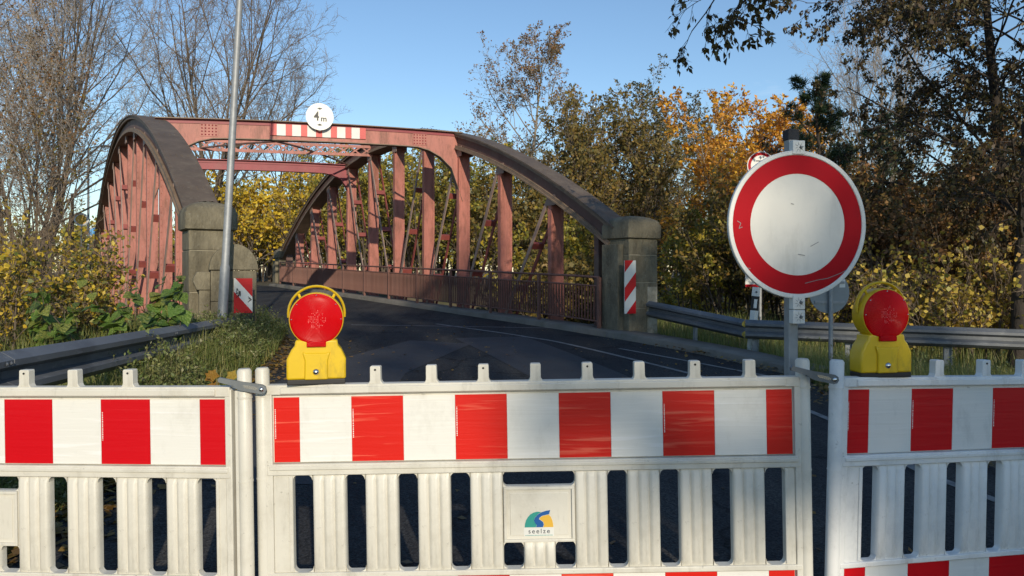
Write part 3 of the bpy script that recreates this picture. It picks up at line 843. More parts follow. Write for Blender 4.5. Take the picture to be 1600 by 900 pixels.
def truss(s0, p0, side):
    # side: +1 the road lies to the right (left truss), -1 the road lies to the left
    ch = chord_strip(s0, p0, 0.275, (0.17, 0.205), side).build('arch_chord', M['chord'], bridge)
    chord_strip(s0, p0, 0.17, (-0.17, 0.169), side).build('chord_web', M['chordside'], ch)
    chord_strip(s0, p0, 0.255, (-0.205, -0.171), side).build('chord_flange', M['flange'], ch)
    for pp in (-0.225, 0.225):
        chord_strip(s0, p0 + pp, 0.024, (0.110, 0.169), side).build('chord_angle', M['flange'], ch)
        chord_strip(s0, p0 + pp * 0.92, 0.024, (-0.170, -0.110), side).build('chord_angle', M['flange'], ch)
    rv = MB()
    i = 0
    while True:
        t = 0.004 + i * 0.0075
        if t > 0.66: break
        sl = ARCH[side][1] * 4 * (1 - 2 * t) / SPAN; nn = Vector((-sl, 0, 1)).normalized(); tg = Vector((1, 0, sl)).normalized()
        base = Vector((s0 + t * SPAN, p0, zch(t, side))) + nn * 0.205
        for pp in (-0.235, 0.235): rivet(rv, MBW @ (base + Vector((0, pp, 0))), MBW.to_3x3() @ nn, 0.015)
        if i % 9 == 4:
            for pp in (-0.15, -0.05, 0.05, 0.15):
                for dd in (-0.05, 0.05): rivet(rv, MBW @ (base + Vector((0, pp, 0)) + tg * dd), MBW.to_3x3() @ nn, 0.017)
        i += 1
    prop(rv.build('chord_rivets', M['chord'], ch), kind='stuff')
    # hangers
    for k, t in enumerate(KS):
        s = s0 + t * SPAN; ztop = zch(t, side) - 0.19 ; zbot = float(zroad(s)) - 0.25
        mb = MB(); g_ = 0.0 if side < 0 else 0.048
        mb.box(s - 0.055, s + 0.055, p0 - 0.150 + g_, p0 + 0.150 - g_, zbot, ztop, mat=MBW)
        mb.box(s - 0.066, s + 0.066, p0 - 0.164 + g_, p0 - 0.105 + g_, zbot, ztop + 0.05, mat=MBW)
        mb.box(s - 0.066, s + 0.066, p0 + 0.105 - g_, p0 + 0.164 - g_, zbot, ztop + 0.05, mat=MBW)
        h = mb.build('hanger', M['pink'], bridge)
        if k < 6:
            rv = MB(); z = zbot + 0.4
            while z < ztop - 0.05:
                for pp in (-0.135 + g_, 0.135 - g_): rivet(rv, MBW @ Vector((s - 0.0662, p0 + pp, z)), MBW.to_3x3() @ Vector((-1, 0, 0)), 0.015)
                z += 0.13
            prop(rv.build('hanger_rivets', M['pink'], h), kind='stuff')
        gp = MB(); sl = ARCH[side][1] * 4 * (1 - 2 * t) / SPAN
        gp.box(s - 0.22, s + 0.10, p0 - 0.178, p0 - 0.166, ztop - 0.22, ztop + 0.10 - 0.2 * abs(sl), mat=MBW)
        gp.box(s - 0.22, s + 0.10, p0 + 0.166, p0 + 0.178, ztop - 0.22, ztop + 0.10 - 0.2 * abs(sl), mat=MBW)
        gp.build('gusset_plate', M['grey_strut'], h)
        # laced diagonal towards mid span
        if k != 4:
            k2 = k + 1 if k < 4 else k - 1
            sg_ = 1 if k2 > k else -1
            A = Vector((s + 0.08 * sg_, 0, ztop - 0.10)); Bv = Vector((s0 + KS[k2] * SPAN - 0.06 * sg_, 0, float(zroad(s)) - 0.2))
            d = (Bv - A); u = d.normalized(); v = Vector((-u.z, 0, u.x))
            df = MB(); dl = MB()
            for pp, tgt in ((-0.155, df), (0.155, dl)):
                for off in (0.0,):
                    cs = [(-0.045, -0.012), (0.045, -0.012), (0.045, 0.012), (-0.045, 0.012)]
                    vs = [Vector((P_.x + v.x * a, p0 + pp * 1.0 + b_, P_.z + v.z * a)) for P_ in (A, Bv) for a, b_ in cs]
                    tgt.add(vs, [(0, 1, 5, 4), (1, 2, 6, 5), (2, 3, 7, 6), (3, 0, 4, 7), (3, 2, 1, 0), (4, 5, 6, 7)], 0, MBW)
            o1 = df.build('diagonal_flat', M['grey_strut'], bridge)
            o2 = dl.build('diagonal_flat', M['batten'], bridge)
            nb = max(2, int(d.length / 1.15))
            for j in range(1, nb):
                bt = MB()
                Pm = A + d * (j / nb)
                cs = [(-0.04, -0.07), (0.04, -0.07), (0.04, 0.07), (-0.04, 0.07)]
                vs = [Vector((Pm.x + v.x * a + u.x * b_, p0 + pp, Pm.z + v.z * a + u.z * b_)) for pp in (-0.142, 0.142) for a, b_ in cs]
                bt.add(vs, [(0, 1, 5, 4), (1, 2, 6, 5), (2, 3, 7, 6), (3, 0, 4, 7), (3, 2, 1, 0), (4, 5, 6, 7)], 0, MBW)
                bt.build('batten_plate', M['batten'], o2)
    # bearing shoe struts at both ends
    for t, sg_ in ((0.012, 1), (0.988, -1)):
        s = s0 + t * SPAN
        mb = MB(); mb.box(s - 0.05, s + 0.09, p0 - 0.14, p0 + 0.14, 0.0, zch(t, side) - 0.16, mat=MBW)
        mb.build('end_post', M['chordside'], bridge)
    # tie girder along the deck edge
    mb = MB(); mb.box(s0 - 0.1, s0 + SPAN + 0.1, p0 - 0.16, p0 + 0.16, -0.55, 0.05, mat=MBW)
    mb.build('tie_girder', M['chordside'], bridge)
truss(S_L, P_L, 1)
truss(S_R, P_R, -1)

def crossbeam(t, ztop, depth, mat, knee, name='crossbeam', lattice=False):
    A = bw(S_L + t * SPAN, P_L); B = bw(S_R + t * SPAN, P_R)
    d = (B - A); ln = d.length; u = d / ln; v = Vector((-u.y, u.x, 0))
    mt = Matrix(((u.x, v.x, 0, A.x), (u.y, v.y, 0, A.y), (0.19 / ln, 0, 1, -0.19), (0, 0, 0, 1)))
    root = MB()
    if not lattice:
        n = 24
        def arch(x): return 0.06 * (1 - ((x - ln / 2) / (ln / 2)) ** 2)
        xs = [0.05 + (ln - 0.1) * i / n for i in range(n + 1)]
        top = [(x, ztop + arch(x)) for x in xs]; bot = [(x, ztop - depth + arch(x)) for x in xs]
        if knee:
            kl, kh = knee
            bot2 = []
            for x, z in bot:
                e = min(x - 0.05, ln - 0.05 - x)
                q = max(0, 1 - e / kl)
                bot2.append((x, z - kh * (1 - math.sqrt(max(0, 1 - q * q)))))
            bot = bot2
        root.prism(top + bot[::-1], 'y', -0.012, 0.012, mat=mt)
        o = root.build(name, mat, bridge)
        for pts, hw, th_ in ((top, 0.12, 0.022), (bot, 0.10, -0.022)):
            fl = MB()
            for i in range(n):
                (xa, za), (xb, zb) = pts[i], pts[i + 1]
                vs = [(xa, -hw, za), (xa, hw, za), (xb, hw, zb), (xb, -hw, zb), (xa, -hw, za + th_), (xa, hw, za + th_), (xb, hw, zb + th_), (xb, -hw, zb + th_)]
                fl.add(vs, [(0, 1, 2, 3), (7, 6, 5, 4), (0, 4, 5, 1), (1, 5, 6, 2), (2, 6, 7, 3), (3, 7, 4, 0)], 0, mt)
            fl.build('beam_flange', M['flange'] if mat is M['pink'] else mat, o)
        an = MB()
        for i in range(n):
            (xa, za), (xb, zb) = top[i], top[i + 1]
            vs = [(xa, -0.03, za - 0.09), (xa, -0.012, za - 0.09), (xb, -0.012, zb - 0.09), (xb, -0.03, zb - 0.09), (xa, -0.03, za), (xa, -0.012, za), (xb, -0.012, zb), (xb, -0.03, zb)]
            an.add(vs, [(3, 2, 1, 0), (4, 5, 6, 7), (0, 1, 5, 4), (1, 2, 6, 5), (2, 3, 7, 6), (3, 0, 4, 7)], 0, mt)
        an.build('beam_angle', M['beamred'] if mat is M['pink'] else mat, o)
        if mat is M['pink']:
            for xc in (0.16 * ln, 0.84 * ln):
                gp = MB(); zz = ztop + arch(xc) - depth * 0.55
                gp.box(xc - 0.19, xc + 0.19, -0.022, -0.012, zz - 0.15, zz + 0.15, mat=mt)
                g = gp.build('splice_plate', M['pink'], o)
                rv = MB()
                for i in range(5):
                    for j in range(4): rivet(rv, mt @ Vector((xc - 0.15 + 0.075 * i, -0.0222, zz - 0.11 + 0.073 * j)), mt.to_3x3() @ Vector((0, -1, 0)), 0.02)
                prop(rv.build('splice_rivets', M['beamred'], g), kind='stuff')
        return mt, ln
    o = None
    for za in (ztop, ztop - depth):
        fl = MB()
        fl.box(0.1, ln - 0.1, -0.0549, 0.06, za - 0.012, za + 0.012, mat=mt)
        fl.box(0.1, ln - 0.1, -0.066, -0.055, za - 0.045, za + 0.045, mat=mt)
        o = fl.build(name if o is None else 'beam_flange', M['pink'], bridge if o is None else o)
    n = 19; st = (ln - 0.2) / n
    for i in range(n):
        for sgn in (1, -1):
            xa = 0.1 + st * i; xb = xa + st
            za, zb = (ztop - depth, ztop) if sgn > 0 else (ztop, ztop - depth)
            la = MB(); w_ = 0.027; yy = -0.05 if sgn > 0 else -0.042
            vs = [(xa, yy, za - w_), (xa, yy, za + w_), (xb, yy, zb + w_), (xb, yy, zb - w_), (xa, yy + 0.006, za - w_), (xa, yy + 0.006, za + w_), (xb, yy + 0.006, zb + w_), (xb, yy + 0.006, zb - w_)]
            la.add(vs, [(0, 1, 2, 3), (7, 6, 5, 4), (0, 4, 5, 1), (1, 5, 6, 2), (2, 6, 7, 3), (3, 7, 4, 0)], 0, mt)
            la.build('lattice_bar', M['pink'], o)
    return mt, ln
PORT, PLEN = crossbeam(KS[2], 5.16, 0.42, M['pink'], (1.35, 1.35), 'portal_beam')
crossbeam(0.54, 5.66, 0.27, M['pink'], None, 'lattice_beam', True)
crossbeam(KS[6], 5.32, 0.30, M['beamred'], (1.0, 0.75), 'brace_beam')
# wind bracing: thin rods crossing between the beams
def chord_pt(side, t): 
    return bw(S_L + t * SPAN, P_L, zch(t, 1) - 0.1) if side < 0 else bw(S_R + t * SPAN, P_R, zch(t) - 0.1)
for a, b in ((KS[2], KS[6]),):
    for s_ in (-1, 1):
        A = chord_pt(s_, a); B = chord_pt(-s_, b)
        wb = MB(); n_ = 12; wb.tube([A.lerp(B, i / n_) + Vector((0, 0, 0.35 * math.sin(math.pi * i / n_))) for i in range(n_ + 1)], 0.03, 6)
        wb.build('wind_bracing', M['chordside'], bridge)
# deck
mb = MB(); mb.box(S_L - 0.6, S_L + SPAN + 0.2, P_L + 0.17, P_R - 0.17, -0.6, 0.12, mat=MBW)
mb.build('deck', M['chordside'], bridge)

# striped clearance board on the portal and the height sign above it
cb = thing('clearance_board', 'long faded red and white striped board on the front portal beam', 'warning board')
fx = lambda x: None
def beam_u(px_):
    # where the ray through this column meets the portal plane
    o_ = PORT @ Vector((0, 0, 0)); u_ = PORT.to_3x3() @ Vector((1, 0, 0))
    k = (px_ - 800) / FPX
    return (k * o_.y - o_.x) / (u_.x - k * u_.y)
u0, u1 = beam_u(422), beam_u(571)
nst = 13; edges = [u0]
wr = [0.9, 1.25] * 6 + [0.9]
tot = sum(wr)
for q_ in wr: edges.append(edges[-1] + (u1 - u0) * q_ / tot)
for i in range(nst):
    zt_ = 4.16 + 0.94; 
    s_ = MB().box(edges[i], edges[i + 1] - 0.002, -0.047, -0.035, 4.90, 5.17, mat=PORT)
    s_.build('red_stripe' if i % 2 == 0 else 'white_stripe', M['red_faded'] if i % 2 == 0 else M['white_sign'], cb)
MB().box(u0, u1, -0.034, -0.0305, 4.90, 5.17, mat=PORT).build('backing_board', M['grey_back'], cb)

hs_u = beam_u(498)
hp = PORT @ Vector((hs_u, -0.17, 0))
pdir = PORT.to_3x3() @ Vector((1, 0, 0))
hs = thing('height_limit_sign', 'small round cream sign reading 4 m above the striped portal board', 'traffic sign', (hp.x, hp.y, 5.275), math.atan2(pdir.y, pdir.x) - rad(6))
d_ = MB(); disc(d_, 0.315, -0.006, 0.006, 48); d_.build('sign_disc', M['white_sign'], hs)
o = ring_mesh(0.316, 0.326, -0.009, 0.009, 48).build('rim', M['white_sign'], hs)
bk = MB(); bk.box(-0.03, 0.03, 0.008, 0.05, -0.34, 0.25); bk.build('bracket', M['galv'], hs)
o = link('digit', text_mesh('4', 0.31, M['black'], 1, 0.007), hs); o.location = (-0.075, -0.0068, 0.0); o.scale = (0.82, 1, 1)
o = link('letter', text_mesh('m', 0.19, M['black'], 1, 0.005), hs); o.location = (0.095, -0.0068, -0.05)
for zz, sg_ in ((0.20, -1), (-0.20, 1)):
    a = MB(); a.prism([(-0.07, zz - 0.022 * sg_ * 0.2), (0.07, zz - 0.022 * sg_ * 0.2), (0.0, zz + sg_ * 0.034)], 'y', -0.0072, -0.0062); a.prism([(-0.055, zz + sg_ * -0.006), (0.0, zz - sg_ * 0.022), (0.055, zz + sg_ * -0.006)], 'y', -0.0071, -0.0061)
    a.build('arrow', M['black'], hs)

# railing on the right side of the bridge road
def railing(label, s0, s1, p):
    t = thing('bridge_railing', label, 'railing', bw(s0, p, float(zroad(s0)) + 0.11), 0.0, 'railings of the bridge')
    inv = Matrix.Translation(-t.location)
    def pt(s, z): return inv @ bw(s, p, float(zroad(s)) + 0.11 + z)
    n = 40; ss = [s0 + (s1 - s0) * i / n for i in range(n + 1)]
    for z, r in ((0.97, 0.024), (0.80, 0.017), (0.13, 0.017)):
        mb = MB(); mb.tube([pt(s, z) for s in ss], r, 8); mb.build('rail', M['rail_rust'], t, smooth=True)
    npost = int((s1 - s0) / 1.86)
    pm = MB(); pm.box(-0.03, 0.03, -0.03, 0.03, -0.02, 0.97, mat=MBW); pme = pm.mesh('railing_post'); pme.materials.append(M['rail_rust'])
    for i in range(npost + 1):
        o = link('railing_post', pme, t); o.location = pt(s0 + (s1 - s0) * i / npost, 0)
    bm_ = MB(); bm_.box(-0.007, 0.007, -0.018, 0.018, 0.13, 0.80, mat=MBW); bme = bm_.mesh('baluster'); bme.materials.append(M['rail_rust'])
    nb = int((s1 - s0) / 0.095)
    for i in range(nb):
        o = link('baluster', bme, t); o.location = pt(s0 + (s1 - s0) * (i + 0.5) / nb, 0)
        o.rotation_euler = (0, 0, rad(random.Random(i).uniform(-6, 6)))
    for i in range(npost):
        br = MB()
        for z in (0.8,):
            s = s0 + (s1 - s0) * (i + 0.5) / npost
            br.tube([pt(s, 0.80), pt(s, 0.97)], 0.012, 6)
        br.build('rail_spacer', M['rail_rust'], t)
    return t
railing('rusty red railing with upright bars along the right of the bridge', 10.98, 33.1, 9.0)
railing('rusty red railing behind the left arch of the bridge', 12.9, 34.3, 2.5)

# ------------------------------------------------------------------ masonry
def rrect(hw, hd, r, n=5):
    pts = []
    for cx, cy, a0 in ((hw - r, hd - r, 0), (-hw + r, hd - r, 90), (-hw + r, -hd + r, 180), (hw - r, -hd + r, 270)):
        for k in range(n):
            a = rad(a0 + 90 * k / (n - 1)); pts.append((cx + r * math.cos(a), cy + r * math.sin(a)))
    return pts
BROT = math.atan2(BR[1], BR[0])
def pillar(label, s, p, base, hw=0.36, hd=0.34, butt=True):
    t = thing('stone_pillar', label, 'pillar', bw(s, p, base), BROT, 'stone end pillars of the bridge')
    H = 2.14 - base
    MB().box(-hw - 0.04, hw + 0.04, -hd - 0.04, hd + 0.04, -0.6, 0.14).build('plinth', M['stone'], t, bevel=0.015)
    zs = [0.14, 0.62, 1.10, H - 0.30, H]
    for i in range(4):
        rr = random.Random(i + int(s * 7)); j = 0.004
        MB().box(-hw, hw, -hd + rr.uniform(-j, j), hd, zs[i] + 0.007, zs[i + 1] - 0.007).build('stone_block', M['stone'], t, bevel=0.008)
    MB().box(-hw + 0.012, hw - 0.012, -hd + 0.012, hd - 0.012, 0.1, H).build('mortar_joint', M['mortar'], t)
    # recessed-looking side buttress
    if butt: MB().box(-hw - 0.13, -hw + 0.002, -hd + 0.16, hd - 0.05, -0.6, H - 0.1).build('buttress', M['stone'], t, bevel=0.012)
    cap = MB()
    rows = []
    prof = [(0.0, 0.012), (0.02, 0.05), (0.045, 0.055), (0.26, 0.055), (0.29, 0.035), (0.315, 0.035), (0.36, 0.0), (0.405, -0.07), (0.435, -0.16), (0.452, -0.27)]
    n = 20
    vs = []; fs = []
    for z, g in prof:
        for x, y in rrect(hw + g, hd + g, max(0.02, 0.03 + (0.0 if g > 0 else -g * 0.5))): vs.append((x, y, H + z))
    for i in range(len(prof) - 1):
        for k in range(n):
            k2 = (k + 1) % n; fs.append((i * n + k, i * n + k2, (i + 1) * n + k2, (i + 1) * n + k))
    fs.append(tuple(range(n - 1, -1, -1))); fs.append(tuple((len(prof) - 1) * n + k for k in range(n)))
    cap.add(vs, fs).build('cap_stone', M['stone'], t, smooth=True)
    return t
pr = pillar('stone pillar at the near foot of the right arch, striped marker on it', S_R - 0.40, P_R + 0.16, 0.22)
pl2 = pillar('stone pillar at the near foot of the left arch beside the lamp post', S_L - 0.38, P_L + 0.02, 0.12, 0.315, 0.30, False)
pillar('far stone pillar at the end of the left arch', S_L + SPAN + 0.4, P_L, 0.6)
pillar('far stone pillar at the end of the right arch', S_R + SPAN + 0.4, P_R, 0.6)
MB().box(0.10, 0.352, -0.3435, -0.335, 0.14, 1.02).build('render_patch', M['stone_pale'], pr, bevel=0.004)

# half-round parapet end stone in front of the left pillar
pe = thing('parapet_stone', 'low round-topped stone pier in front of the left pillar', 'pier', (-4.13, 10.95, 0.1), BROT - rad(8))
arc = [(0.335 * math.cos(rad(a)), 1.45 + 0.335 * 1.14 * math.sin(rad(a))) for a in range(0, 181, 10)]
MB().prism([(0.335, 1.455)] + arc + [(-0.335, 1.455)], 'y', -0.16, 0.16).build('round_top', M['stone'], pe, bevel=0.012, smooth=True)
for i, (a, b) in enumerate(((-0.4, 0.5), (0.505, 0.99), (0.995, 1.44))):
    MB().box(-0.315, 0.315, -0.145, 0.145, a, b).build('stone_block', M['stone'], pe, bevel=0.008)
MB().prism([(-0.56, 1.30), (-0.50, 1.42), (-0.32, 1.42), (-0.32, 1.16), (-0.50, 1.16)], 'y', -0.12, 0.14).build('corbel', M['stone'], pe, bevel=0.01)
MB().box(-0.47, -0.32, -0.10, 0.12, -0.3, 1.155).build('side_pier', M['stone'], pe, bevel=0.01)

# hazard markers
def marker(label, loc, rotz, w_, h_, slope, bands, scribble=False):
    t = thing('hazard_marker', label, 'marker board', loc, rotz, 'striped hazard marker boards')
    MB().box(-w_ / 2, w_ / 2, -0.003, 0.012, 0, h_).build('plate', M['white_sign'], t)
    for a, b in bands:
        poly = []
        # band between the lines z = a + slope*x and z = b + slope*x, clipped to the plate
        def clip(lo, hi):
            pts = [(-w_ / 2, lo - slope * w_ / 2), (w_ / 2, lo + slope * w_ / 2), (w_ / 2, hi + slope * w_ / 2), (-w_ / 2, hi - slope * w_ / 2)]
            for zc0, keep_above in ((0, True), (h_, False)):
                out = []
                for i in range(len(pts)):
                    p, q = pts[i], pts[(i + 1) % len(pts)]
                    ip = (p[1] >= zc0) if keep_above else (p[1] <= zc0); iq = (q[1] >= zc0) if keep_above else (q[1] <= zc0)
                    if ip: out.append(p)
                    if ip != iq:
                        k = (zc0 - p[1]) / (q[1] - p[1]); out.append((p[0] + k * (q[0] - p[0]), zc0))
                pts = out
                if not pts: break
            return pts
        poly = clip(a, b)
        if len(poly) > 2: MB().prism(poly, 'y', -0.0045, -0.0025).build('red_stripe', M['film_red_new'], t)
    if scribble:
        sb = MB(); rr = random.Random(8)
        for cx, cz in ((-0.065, 0.31), (-0.03, 0.27), (0.085, 0.19), (-0.075, 0.25)):
            x, z = cx, cz
            for j in range(7):
                x2, z2 = cx + rr.uniform(-0.03, 0.03), cz + rr.uniform(-0.045, 0.045)
                d = Vector((x2 - x, z2 - z)); n_ = Vector((-d.y, d.x)).normalized() * 0.004 if d.length > 1e-4 else Vector((0, 0.004))
                sb.prism([(x + n_.x, z + n_.y), (x - n_.x, z - n_.y), (x2 - n_.x, z2 - n_.y), (x2 + n_.x, z2 + n_.y)], 'y', -0.0058 - j * 0.0001, -0.004)
                x, z = x2, z2
        prop(sb.build('scribble', M['black'], t), kind='stuff')
    return t
bpy.context.view_layer.update()
q_ = pr.matrix_basis @ Vector((-0.40, -0.42, 0.0))
marker('tall red and white diagonal marker board on the right stone pillar', (q_.x, q_.y, 1.52 - (490 - 425) / FPX * q_.y), BROT - rad(6), 0.25, 0.98, 1.15,
       [(-0.4, 0.10), (0.36, 0.62), (0.90, 1.4)])
marker('short red and white marker board with black scribbles beside the lamp post', (-3.80, 10.45, 1.52 - (489 - 425) / FPX * 10.45), BROT - rad(22), 0.25, 0.49, -1.15,
       [(-0.5, 0.16), (0.37, 0.9)], True)

# ------------------------------------------------------------------ guard rails
def guardrail(label, path, ztop, facing, posts, group='steel guard rails beside the road', zfoot=-0.3):
    t = thing('guard_rail', label, 'guard rail', (path[0][0], path[0][1], 0), 0, group)
    o0 = Vector(t.location)
    prof = [(0.0, 0.0), (0.028, -0.018), (0.082, -0.052), (0.082, -0.092), (0.0, -0.130), (0.0, -0.180), (0.082, -0.218), (0.082, -0.258), (0.028, -0.292), (0.0, -0.310)]
    P = [Vector((x, y, z)) for (x, y), z in zip(path, ztop)]
    # split into lengths of about 4 m with bolted laps
    for i in range(len(P) - 1):
        A, B = P[i], P[i + 1]
        ln = (B - A).length; nseg = max(1, round(ln / 3.9))
        d = (B - A); dh = Vector((d.x, d.y, 0)).normalized(); nrm = Vector((-dh.y, dh.x, 0)) * facing
        for j in range(nseg):
            a = A + d * (j / nseg); b = A + d * ((j + 1) / nseg) + d.normalized() * (0.12 if j < nseg - 1 else 0.0)
            off = 0.004 * ((j + i) % 2)
            vs = []
            for e in (a, b):
                for (w_, z) in prof: vs.append(e + nrm * (w_ + off) + Vector((0, 0, z)) - o0)
            for e in (a, b):
                for (w_, z) in prof: vs.append(e + nrm * (w_ + off - 0.006) + Vector((0, 0, z)) - o0)
            n = len(prof); fs = []
            for k in range(n - 1):
                fs.append((k, k + 1, n + k + 1, n + k)); fs.append((2 * n + k, 3 * n + k, 3 * n + k + 1, 2 * n + k + 1))
            fs += [(0, n, 3 * n, 2 * n), (n - 1, 3 * n - 1, 4 * n - 1, 2 * n - 1)]
            for e in (0, n):
                fs += [(e + k, e + 2 * n + k, e + 2 * n + k + 1, e + k + 1) for k in range(n - 1)]
            r = MB().add(vs, fs).build('rail', M['guard'], t, smooth=True)
            bl = MB()
            for zz in (-0.07, -0.24):
                for e in (0.05, 0.10):
                    pb = b - d.normalized() * e + nrm * (0.09 + off) + Vector((0, 0, zz)) - o0
                    rivet(bl, pb, nrm, 0.014)
            prop(bl.build('lap_bolts', M['guard'], r), kind='stuff')
        npst = max(1, round(ln / posts))
        for j in range(npst + (1 if i == len(P) - 2 else 0)):
            e = A + d * ((j + 0.12) / npst)
            c = e - nrm * 0.10 - o0
            mb = MB()
            th_ = math.atan2(dh.y, dh.x)
            mt = Matrix.Translation((c.x, c.y, 0)) @ Matrix.Rotation(th_, 4, 'Z')
            z1 = e.z - 0.02
            mb.box(-0.05, 0.05, -0.005, 0.005, zfoot, z1, mat=mt); mb.box(-0.05, -0.042, 0.005, 0.05, zfoot, z1, mat=mt); mb.box(0.042, 0.05, -0.05, -0.005, zfoot, z1, mat=mt)
            mb.box(-0.04, 0.04, 0.052 if facing > 0 else -0.098, 0.098 if facing > 0 else -0.052, z1 - 0.24, z1 - 0.06, mat=mt)
            mb.build('rail_post', M['galv'], t)
    return t
guardrail('dull steel guard rail running from the right pillar to the right edge', [(2.36, 14.35), (3.80, 12.05), (7.9, 11.0), (14, 9.8)], [1.02, 0.745, 0.655, 0.6], -1, 1.25)
guardrail('grey steel guard rail half hidden by weeds at the left', [(-2.85, 1.2), (-3.30, 4.77), (-4.06, 10.95)], [1.03, 1.005, 0.865], -1, 2.0)

# ------------------------------------------------------------------ lamp posts, far signs
def lamp(label, base, top, r0, r1, arm, height_arm=0.0):
    t = thing('street_lamp', label, 'street lamp', base, 0, 'street lamps beside the road')
    B = Vector(base); d = Vector(top) - B
    MB().tube([d * k for k in (-0.05, 0, 0.12, 0.125, 0.5, 1)], [r0 * 1.25, r0 * 1.25, r0 * 1.25, r0, (r0 + r1) / 2, r1], 16).build('pole', M['galv'], t, smooth=True)
    e = d + Vector(arm)
    a = MB(); a.tube([d - d.normalized() * 0.05, d + Vector((0, 0, 0.12)) + Vector(arm) * 0.15, d + Vector((0, 0, 0.2)) + Vector(arm) * 0.6, e + Vector((0, 0, 0.2))], r1 * 0.8, 10)
    a.build('arm', M['galv'], t, smooth=True)
    h = MB(); an = math.atan2(arm[1], arm[0])
    h.prism([(-0.1, 0.0), (0.0, 0.07), (0.35, 0.08), (0.6, 0.03), (0.6, -0.01), (0.0, -0.05)], 'y', -0.12, 0.12, mat=Matrix.Translation(e + Vector((0, 0, 0.2))) @ Matrix.Rotation(an, 4, 'Z'))
    h.build('lamp_head', M['grey_back'], t, bevel=0.02)
    return t
lamp('tall leaning galvanised lamp post beside the left pillar', (-4.06, 10.30, 0.45), (-3.555, 10.33, 9.9), 0.052, 0.036, (1.3, 0.5, 0))
lamp('distant thin lamp post left of the bridge', ((138 - 800) / FPX * 40, 40, -0.3), ((138 - 800) / FPX * 40, 40, 1.52 + 190 / FPX * 40), 0.07, 0.05, (0.7, 0, 0))
fp = thing('round_sign', 'distant round mirror-like sign with white rim left of the bridge', 'traffic sign', ((127 - 800) / FPX * 37, 37, 0), rad(25))
zc2 = 1.52 + 82 / FPX * 37
o = ring_mesh(0.24, 0.33, -0.02, 0.02, 32).build('rim', M['white_sign'], fp); o.location = (0, 0, zc2)
d_ = MB(); disc(d_, 0.245, -0.012, 0.012, 32); o = d_.build('sign_face', M['logo_yellow'], fp); o.location = (0, 0, zc2)
MB().tube([(0, 0.06, -0.6), (0, 0.06, zc2 + 0.2)], 0.035, 8).build('post', M['grey_back'], fp)
fb = thing('blue_sign', 'tiny distant pale blue sign beside the left arch', 'traffic sign', ((147 - 800) / FPX * 42, 42, 0), rad(25))
zc3 = 1.52 + 62 / FPX * 42
d_ = MB(); disc(d_, 0.24, -0.012, 0.012, 24); o = d_.build('sign_face', M['blue_sign'], fb); o.location = (0, 0, zc3)
ring_mesh(0.241, 0.29, -0.016, 0.016, 24).build('rim', M['white_sign'], fb).location = (0, 0, zc3)
MB().tube([(0, 0.05, -0.6), (0, 0.05, zc3 + 0.2)], 0.03, 8).build('post', M['grey_back'], fb)
dp = thing('wooden_post', 'dark distant bare pole among the branches at the left', 'pole', ((113 - 800) / FPX * 44, 44, -0.4))
MB().tube([(0, 0, 0), (0, 0, 4), (0, 0, 6.6)], [0.11, 0.1, 0.09], 8).build('pole', M['bark_dark'], dp)

# sign with its grey back to us
bs = thing('reversed_sign', 'grey back of a round sign on a thin steel pole at right', 'traffic sign', ((1298 - 800) / FPX * 10.5, 10.5, 0.0), rad(6))
zz = 1.52 - 32 / FPX * 10.5
d_ = MB(); disc(d_, 0.30, 0.035, 0.043, 48); o = d_.build('sign_back', M['grey_back'], bs); o.location = (0, 0, zz)
MB().tube([(0, 0, -0.4), (0, 0, zz + 0.33)], 0.030, 14).build('pole', M['galv'], bs, smooth=True)
for dz in (-0.14, 0.14):
    MB().box(-0.22, 0.22, 0.018, 0.034, zz + dz - 0.018, zz + dz + 0.018).build('bracket', M['galv'], bs)
MB().box(0.15, 0.235, 0.031, 0.0345, zz + 0.07, zz + 0.19).build('sticker', M['white_sign'], bs)

# weight limit sign mostly hidden behind the large one
ws = thing('weight_limit_sign', 'round red-bordered sign peeking out behind the large sign', 'traffic sign', ((1189 - 800) / FPX * 15.6, 15.6, 0), rad(4))
zz = 1.52 + 166 / FPX * 15.6
d_ = MB(); disc(d_, 0.29, -0.004, 0.006, 48); o = d_.build('sign_face', M['white_sign'], ws); o.location = (0, 0, zz)
ring_mesh(0.222, 0.284, -0.007, -0.0045, 48).build('red_border', M['red_sign'], ws).location = (0, 0, zz)
ring_mesh(0.2845, 0.30, -0.009, 0.008, 48).build('rim', M['white_sign'], ws).location = (0, 0, zz)
o = link('digit', text_mesh('7', 0.24, M['black']), ws); o.location = (-0.06, -0.0065, zz + 0.02)
MB().tube([(0, 0.045, -0.3), (0, 0.045, zz + 0.32)], 0.036, 12).build('pole', M['galv'], ws, smooth=True)
zb_ = 1.52 - 13 / FPX * 15.6
MB().box(-0.34, 0.34, -0.004, 0.006, zb_ - 0.14, zb_ + 0.42).build('supplementary_board', M['sign_face'], ws)
MB().box(-0.34, 0.34, -0.0065, -0.0045, zb_ - 0.14, zb_ - 0.085).build('red_edge', M['red_sign'], ws)

